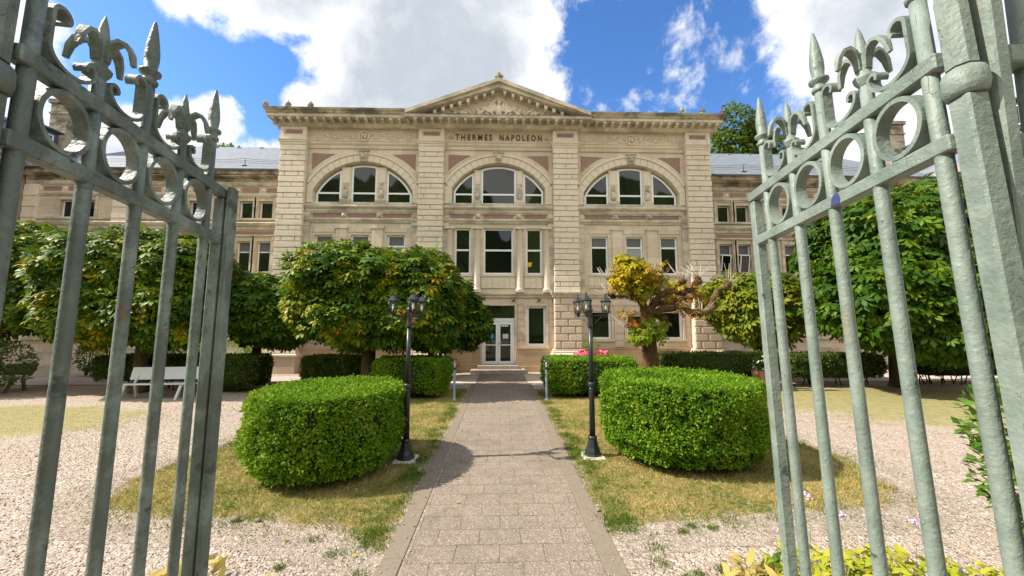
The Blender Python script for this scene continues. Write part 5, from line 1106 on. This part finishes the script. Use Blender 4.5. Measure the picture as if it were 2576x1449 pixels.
# ================================================================== LAMPS, BENCHES, PLANTERS
def garden_lamp(loc, a0, label):
    root = thing('garden_lamp', label, 'lamp post', (*loc, 0), 0, 'three headed lamp posts'); m = MB()
    m.lathe([(.145,.02),(.15,.05),(.135,.06),(.125,.10),(.10,.16),(.082,.24),(.078,.26),(.07,.29)], n=8, smooth=False); m.lathe([(.070,.285),(.076,.30),(.076,.325),(.055,.34)], n=16); m.build('base', M['iron_black'], root)
    m = MB(); m.lathe([(.050,.33),(.046,1.10),(.046,1.15)], n=14); m.lathe([(.056,1.15),(.062,1.17),(.062,1.21),(.052,1.23)], n=14); m.lathe([(.040,1.225),(.036,2.16)], n=14); m.lathe([(.048,2.16),(.052,2.18),(.05,2.21),(.042,2.23),(.042,2.44),(.052,2.46),(.052,2.475),(.03,2.49),(.032,2.52),(.036,2.545),(.02,2.57),(.022,2.60),(.012,2.625),(.001,2.645)], n=12); m.build('post', M['iron_black'], root)
    b = MB(); b.box(-.19, .19, -.19, .19, -.02, .028); b.build('concrete_pad', M['pad'], root, bevel=.03)
    for k in range(3):
        a = R(a0+120*k); d = Vector((math.cos(a), math.sin(a), 0)); m = MB(); rr = .285
        m.tube([d*.03+Vector((0,0,2.36)), d*(rr-.03)+Vector((0,0,2.375)), d*rr+Vector((0,0,2.375))], .013, 8)
        m.tube([d*.04+Vector((0,0,2.20)), d*.09+Vector((0,0,2.235)), d*.15+Vector((0,0,2.30)), d*.21+Vector((0,0,2.345)), d*(rr-.02)+Vector((0,0,2.36))], .010, 7); arm = m.build('arm', M['iron_black'], root)
        c = (d.x*rr, d.y*rr, 0); m = MB(); m.lathe([(.001,2.325),(.012,2.33),(.012,2.345),(.022,2.355),(.03,2.385),(.054,2.405),(.056,2.415)], c, 6, smooth=False)
        m.lathe([(.100,2.610),(.104,2.618),(.082,2.64),(.068,2.665),(.05,2.685),(.018,2.70),(.012,2.72),(.018,2.735),(.001,2.755)], c, 6, smooth=False); m.lathe([(.088,2.600),(.098,2.604),(.098,2.612),(.06,2.614)], c, 6, smooth=False)
        for j in range(6): q = j*math.pi/3; m.tube([(c[0]+.054*math.cos(q), c[1]+.054*math.sin(q), 2.41), (c[0]+.088*math.cos(q), c[1]+.088*math.sin(q), 2.605)], .006, 5)
        lt = m.build('lantern', M['iron_black'], root)
        m = MB(); m.lathe([(.050,2.416),(.083,2.600)], c, 6, smooth=False); m.f = m.f[:6]; m.m = m.m[:6]; m.sm = m.sm[:6]; m.build('lantern_glass', M['lantern_glass'], lt)
        m = MB(); m.lathe([(.022,2.42),(.022,2.46)], c, 8); m.build('bulb_holder', M['iron_black'], lt); m = MB(); m.lathe([(.015,2.461),(.019,2.48),(.019,2.55),(.012,2.565),(.001,2.57)], c, 10); m.build('bulb', M['bulb'], lt)
    return root
garden_lamp((-1.55,6.55), 175, 'black three lantern lamp post half hidden by the left box hedge')
garden_lamp((1.56,6.63), 5, 'black three lantern lamp post standing free on a pad right of the walk')
def globe_light(loc, label):
    root = thing('globe_light', label, 'bollard light', (*loc, 0), 0, 'globe lights at the end of the walk'); m = MB(); m.lathe([(.10,.0),(.10,.015),(.06,.03),(.045,.06),(.036,.08),(.034,.88),(.034,.9)], n=16); m.build('post', M['pole_grey'], root)
    m = MB(); m.lathe([(.05,.895),(.055,.93),(.04,.945)], n=14); m.build('collar', M['iron_black'], root); m = MB(); m.ell((0,0,1.07), (.145,.145,.145), n=20); m.build('globe', M['globe_glass'], root)
    m = MB(); m.lathe([(.02,.945),(.02,1.0)], n=8); m.lathe([(.016,1.001),(.022,1.02),(.022,1.08),(.001,1.095)], n=10); m.build('bulb', M['bulb'], root)
globe_light((-1.36,11.55), 'grey globe topped light left of the walk by the hedge corner')
globe_light((1.37,11.55), 'grey globe topped light right of the walk by the hedge corner')
def bench(loc, rz, mat, label, L_=2.0):
    root = thing('park_bench', label, 'bench', (*loc, 0), rz, 'benches under the trees'); h = L_/2
    m = MB(); m.add([(-h,-.26,.47),(h,-.26,.47),(h,.16,.44),(-h,.16,.44),(-h,-.26,.435),(h,-.26,.435),(h,.16,.405),(-h,.16,.405)], [(0,1,2,3),(4,7,6,5),(0,4,5,1),(1,5,6,2),(2,6,7,3),(3,7,4,0)]); m.build('seat', M[mat], root)
    m = MB(); a = h-.10; m.add([(-a,.20,.54),(a,.20,.54),(a+.03,.34,.90),(-a-.03,.34,.90),(-a,.225,.53),(a,.225,.53),(a+.03,.365,.89),(-a-.03,.365,.89)], [(0,1,2,3),(4,7,6,5),(0,4,5,1),(1,5,6,2),(2,6,7,3),(3,7,4,0)]); m.build('backrest', M[mat], root)
    for s in (-1, 1):
        for (y0, y1, zt) in ((-.22,-.34,.44), (.12,.28,.42)): m = MB(); x = s*(h-.30); m.add([(x-.03,y0,zt),(x+.03,y0,zt),(x+.03,y0+.07,zt),(x-.03,y0+.07,zt),(x-.03-.06*(1),y1,0),(x+.03-.06,y1,0),(x+.03-.06,y1+.07,0),(x-.03-.06,y1+.07,0)], [(0,1,2,3),(4,7,6,5),(0,4,5,1),(1,5,6,2),(2,6,7,3),(3,7,4,0)]); m.build('leg', M[mat], root)
        m = MB(); x = s*(h-.30); m.add([(x-.02,.10,.42),(x+.02,.10,.42),(x+.02,.36,.89),(x-.02,.36,.89),(x-.02,.15,.41),(x+.02,.15,.41),(x+.02,.395,.885),(x-.02,.395,.885)], [(0,1,2,3),(4,7,6,5),(0,4,5,1),(1,5,6,2),(2,6,7,3),(3,7,4,0)]); m.build('back_support', M[mat], root)
bench((-10.35,12.1), R(4), 'white_paint', 'white bench with a plain panel back behind the left gate bars', 2.15)
bench((-16.5,13.3), R(10), 'dark_wood', 'dark weathered bench in the shade at the far left', 1.6)
def planter(loc, w_, h, mat, label, grp=None):
    root = thing('planter', label, 'planter', (*loc, 0)); m = MB(); a, b = w_*.42, w_*.5
    m.add([(-a,-a,0),(a,-a,0),(a,a,0),(-a,a,0),(-b,-b,h),(b,-b,h),(b,b,h),(-b,b,h)], [(0,3,2,1),(0,1,5,4),(1,2,6,5),(2,3,7,6),(3,0,4,7)]); m.add([(-b+.03,-b+.03,h-.05),(b-.03,-b+.03,h-.05),(b-.03,b-.03,h-.05),(-b+.03,b-.03,h-.05)], [(0,1,2,3)], 1); m.build('tub', [M[mat], M['earth']], root)
    m = MB(); 
    for (x0, x1, y0, y1) in ((-b-.01,b+.01,-b-.01,-b+.03), (-b-.01,b+.01,b-.03,b+.01), (-b-.01,-b+.03,-b+.03,b-.03), (b-.03,b+.01,-b+.03,b-.03)): m.box(x0, x1, y0, y1, h, h+.03)
    m.build('rim', M[mat], root); return root
planter((-9.15,15.3), .42, .62, 'dark_pot', 'dark brown square planter at the left corner of the bath house')
shrub('potted_plant', 'small leafy plant growing in the dark brown planter', (-9.15,15.3,.58), [(0,0,.15,.25,.2,.2)], 160, .11, 'box', 81, stem=.008, cat='plant')
planter((9.0,13.1), .45, .62, 'rust_pot', 'reddish wooden planter beside the right gate meeting stile')
def flowers(loc, label, petal, lobes, n, nf, seed, cat='flower'):
    root = shrub('flowering_plant', label, loc, lobes, n, .08, 'laurel', seed, stem=.006, cat=cat); rg = np.random.default_rng(seed); P, d = crown_pts(lobes, nf, rg); k = len(P)
    ok = P[:, 1] < 10; scatter('blossom', [(-.5,-.5,0),(.5,-.5,0),(.6,.5,.2),(-.5,.5,.1)], [(0,1,2),(0,2,3)], P+d*.03, rg.normal(size=(k, 3)), d+rg.normal(size=(k, 3))*.4, .07*rg.uniform(.6, 1.3, k), M[petal], root)
flowers((9.0,13.1,.58), 'white flowering plant in the reddish planter', 'petal_white', [(0,0,.25,.25,.2,.28)], 240, 36, 83)
planter((3.95,16.6), .95, .50, 'dark_pot', 'low dark planter of pink flowers at the facade behind the right hedge')
flowers((3.62,16.6,.46), 'left mound of bright pink flowers in the low planter', 'petal_pink', [(0,0,.42,.40,.3,.22)], 160, 420, 85)
flowers((4.42,16.6,.46), 'right mound of bright pink flowers in the low planter', 'petal_pink', [(0,0,.40,.34,.3,.22)], 160, 340, 86)
shrub('climbing_plant', 'green climbing plant rising between the two mounds of pink flowers', (4.0,16.75,.46), [(0,0,.75,.35,.2,.45),(-.2,0,.5,.25,.2,.4)], 420, .09, 'box', 87, stem=.008, cat='plant')

# ================================================================== IRON GATE
GM = [M['gate']]
def ribbon(m, path, th, w, sv=1., y0=0., taper=None):
    k = len(path); v = []
    for i, (a, b) in enumerate(path):
        p0 = path[max(i-1, 0)]; p1 = path[min(i+1, k-1)]; t = Vector((p1[0]-p0[0], p1[1]-p0[1])); t = t.normalized() if t.length > 1e-9 else Vector((1, 0)); n = Vector((-t.y, t.x)); h = th/2; ww = w/2*(taper[i] if taper else 1)
        for (s, y) in ((-1,-ww), (1,-ww), (1,ww), (-1,ww)): v.append((a+n.x*h*s, y0+y, b+n.y*h*s))
    f = [(0,1,2,3), tuple((k-1)*4+j for j in (3,2,1,0))]
    for i in range(k-1):
        for j in range(4): f.append((i*4+j, (i+1)*4+j, (i+1)*4+(j+1)%4, i*4+(j+1)%4))
    return m.add(v, f)
def curl(a, z0, inward, zt, rc):
    """arm rising at u=a from z0, curling over towards `inward` with radius rc"""
    pts = [(a, z0)]+([(a, z0+(zt-rc-z0)*.5)] if zt-rc-z0 > .02 else [])
    for i in range(15):
        t = i/14*R(225); r = rc*(1-.35*i/14); pts.append((a+inward*(rc-r*math.cos(t))*1.0, zt-rc+r*math.sin(t)))
    return pts
SPC, BR = .1406, .0138
ZU0, ZU1, ZL0, ZL1 = 2.671, 2.705, 2.504, 2.537
def bar(root, u, plain, top_scroll=True, zb=.06, zr=0.):
    m = MB(); zc = 2.862 if plain else 2.775
    m.lathe([(BR,zb),(BR,.9),(BR*1.01,1.6),(BR*.99,2.2),(BR,2.52),(BR*.97,zc-.02)], (u, 0, 0), 14); b = m.build('bar', GM[0], root)
    m = MB()
    if plain:
        m.lathe([(BR*.97,zc-.021),(.018,zc-.018),(.019,zc-.010),(.0145,zc-.006),(.0145,zc+.004),(.023,zc+.010),(.024,zc+.017),(.0135,zc+.024),(.0165,zc+.050),(.0165,zc+.07),(.0135,zc+.10),(.0085,zc+.135),(.0035,zc+.160),(.001,zc+.165)], (u, 0, 0), 12); m.build('spear', GM[0], b)
    else:
        m.lathe([(BR*.97,zc-.021),(.015,zc-.016),(.022,zc-.004),(.023,zc+.003),(.014,zc+.010),(.012,zc+.03),(.014,zc+.055),(.0145,zc+.072),(.0115,zc+.085),(.007,zc+.115),(.001,zc+.138)], (u, 0, 0), 12); sp_ = m.build('spear', GM[0], b)
        for k in range(4):
            a = R(6+90*k); m = MB(); pts = [(.010,zc+.022),(.013,zc+.048),(.021,zc+.066),(.034,zc+.075),(.048,zc+.069),(.058,zc+.050),(.063,zc+.020)]
            ribbon(m, pts, .009, .021, taper=[.7,.8,1,1,.9,.7,.35]); o = m.build('leaf', GM[0], sp_, (u, 0, 0)); o.rotation_euler = (0, 0, a)
    return b
def ring(root, u):
    m = MB(); n = 30; rx, rz = .058, .0665; th = .010; w = .0145; v = []; f = []
    for i in range(n):
        c, s = math.cos(2*math.pi*i/n), math.sin(2*math.pi*i/n)
        for (q, y) in ((0,-w), (0,w), (-th,w), (-th,-w)): v.append((u+(rx+q)*c, y, (ZL1+ZU0)/2+(rz+q)*s))
    for i in range(n):
        a, b = i*4, ((i+1)%n)*4
        for j in range(4): f.append((a+j, b+j, b+(j+1)%4, a+(j+1)%4))
    m.add(v, f, 0, False); return m.build('ring', GM[0], root)
def scroll(root, uc, plain_side, tall=.128, short=.054):
    m = MB(); hw = .0505; zb = ZU1+.004; hb = .040; P0 = [(uc+hw*math.sin(t), zb+hb*(1-math.cos(t))) for t in [R(-90+180*i/16) for i in range(17)]]
    zl = zb+(tall if plain_side < 0 else short); zr = zb+(tall if plain_side > 0 else short)
    big = lambda q: .020 if q > .1 else .0125
    left = curl(uc-hw, zb+hb+.002, 1, zl, big(zl-zb)); right = curl(uc+hw, zb+hb+.002, -1, zr, big(zr-zb))
    ribbon(m, left[::-1]+P0+right, .008, .026); return m.build('scroll', GM[0], root)
def panel(root, n, u0=0., first_plain=True):
    """bars, rings and scrolls that gate leaves and the side fence share"""
    for k in range(n): bar(root, u0+k*SPC, (k % 2 == 0) == first_plain)
    for k in range(n-1): ring(root, u0+(k+.5)*SPC); scroll(root, u0+(k+.5)*SPC, -1 if (k % 2 == 0) == first_plain else 1)
def gate_leaf(label, origin, uv, sv, left, sag, skew):
    rz = math.atan2(uv[1], uv[0])-(R(1.3) if left else 0); root = thing('iron_gate_leaf', label, 'gate', (*origin, 0), rz, 'open leaves of the iron gate'); panel(root, 5)
    # the leaf hangs a little from its hinges
    pv = Vector((.28, 0, 2.2)); A0 = Matrix.Rotation(rz, 3, 'Z'); A1 = A0 @ Matrix.Rotation(-R(sag), 3, 'Y'); root.rotation_euler = (0, -R(sag), rz); root.location = Vector((*origin, 0)) + A0 @ pv - A1 @ pv
    def bx(name, *a, bv=.003): m = MB(); m.box(*a); return m.build(name, GM[0], root, bevel=bv)
    bx('upper_rail', -.098, .590, -.0155, .0155, ZU0, ZU1); bx('lower_rail', -.070, .590, -.0155, .0155, ZL0, ZL1); bx('bottom_rail', -.070, .598, -.018, .018, .16, .21); bx('middle_rail', -.070, .598, -.018, .018, .88, .92)
    ya, yb = sorted((sv*-.020, sv*.012)); bx('meeting_stile', -.100, -.0702, ya, yb, .10, ZU0-.001)
    if left: ya, yb = sorted((sv*.017, sv*.036)); bx('cover_strip', -.118, -.074, ya, yb, .10, ZU1+.01)
    cy = sv*-.012; h = .0185; m = MB(); m.box(.588, .625, cy-h, cy+h, .03, 2.598); hp = m.build('hinge_post', GM[0], root, bevel=.004)
    m = MB(); m.lathe([(.025,2.597),(.030,2.602),(.033,2.614),(.032,2.636),(.028,2.646),(.023,2.651)], (.6065, cy, 0), 8, ph=R(22.5)); m.build('collar', GM[0], hp)
    m = MB(); m.lathe([(.0225,2.655),(.0225,2.80),(.020,2.815),(.012,2.825),(.012,2.84),(.022,2.85),(.026,2.87),(.022,2.89),(.001,2.91)], (.6065, cy, 0), 8, smooth=False, ph=R(22.5)); m.build('post_head', GM[0], hp)
    if not left:
        m = MB(); m.prism([(.292,ZL0+.004),(.318,ZL0+.002),(.325,ZL0+.012),(.320,ZL1-.003),(.306,ZL1-.002),(.297,ZL1-.010)], -.0168, -.0150); m.build('paint_patch', M['blue_patch'], root)
    # rails of an old leaf no longer meet the stiles square
    for o in root.children_recursive:
        n = len(o.data.vertices); a = np.zeros(n*3); o.data.vertices.foreach_get('co', a); a = a.reshape(-1, 3)
        if o.location.x: o.location.z += skew*(o.location.x-.28)
        else: a[:, 2] += skew*(a[:, 0]-.28); o.data.vertices.foreach_set('co', a.ravel()); o.data.update()
    return root
GM[0] = M['gate_dirt_shade']
gate_leaf('left iron gate leaf, swung open, weathered paint with grimy patches and painted-in shade', (-.981,1.2617), (.1567,-.9876), 1, True, 1.0, .042)
GM[0] = M['gate']
gate_leaf('right iron gate leaf, swung open, pale sunlit paint with rust and a blue spot', (.9116,1.2195), (-.1184,-.9930), -1, False, 3.0, .008)
def gate_post(x0, x1, y0, y1, label):
    root = thing('gate_post', label, 'post', ((x0+x1)/2, (y0+y1)/2, 0), 0, 'fixed posts of the iron gate'); a, b = (x1-x0)/2, (y1-y0)/2
    m = MB(); m.box(-a, a, -b, b, 0, 3.15); m.build('shaft', GM[0], root, bevel=.003); m = MB(); m.box(-a-.012, a+.012, -b-.012, b+.012, 3.15, 3.19); m.lathe([(a,3.19),(a*1.4,3.22),(a*1.5,3.25),(.001,3.30)], n=10); m.build('cap', GM[0], root); return root
gate_post(.881, .908, .610, .655, 'fixed iron gate post right of the open right leaf')
gate_post(-.962, -.935, .655, .700, 'fixed iron gate post left of the open left leaf')
def side_fence(origin, rz, label):
    root = thing('iron_fence', label, 'fence', (*origin, 0), rz, 'iron fence panels beside the gate'); panel(root, 6, .055)
    for nm, z0, z1 in (('upper_rail', ZU0, ZU1), ('lower_rail', ZL0, ZL1), ('bottom_rail', .16, .21)): m = MB(); m.box(.002, .85, -.019, .019, z0, z1); m.build(nm, GM[0], root, bevel=.003)
side_fence((.910,.632), 0, 'iron fence panel running right from the right gate post')
side_fence((-.964,.677), math.pi, 'iron fence panel running left from the left gate post')
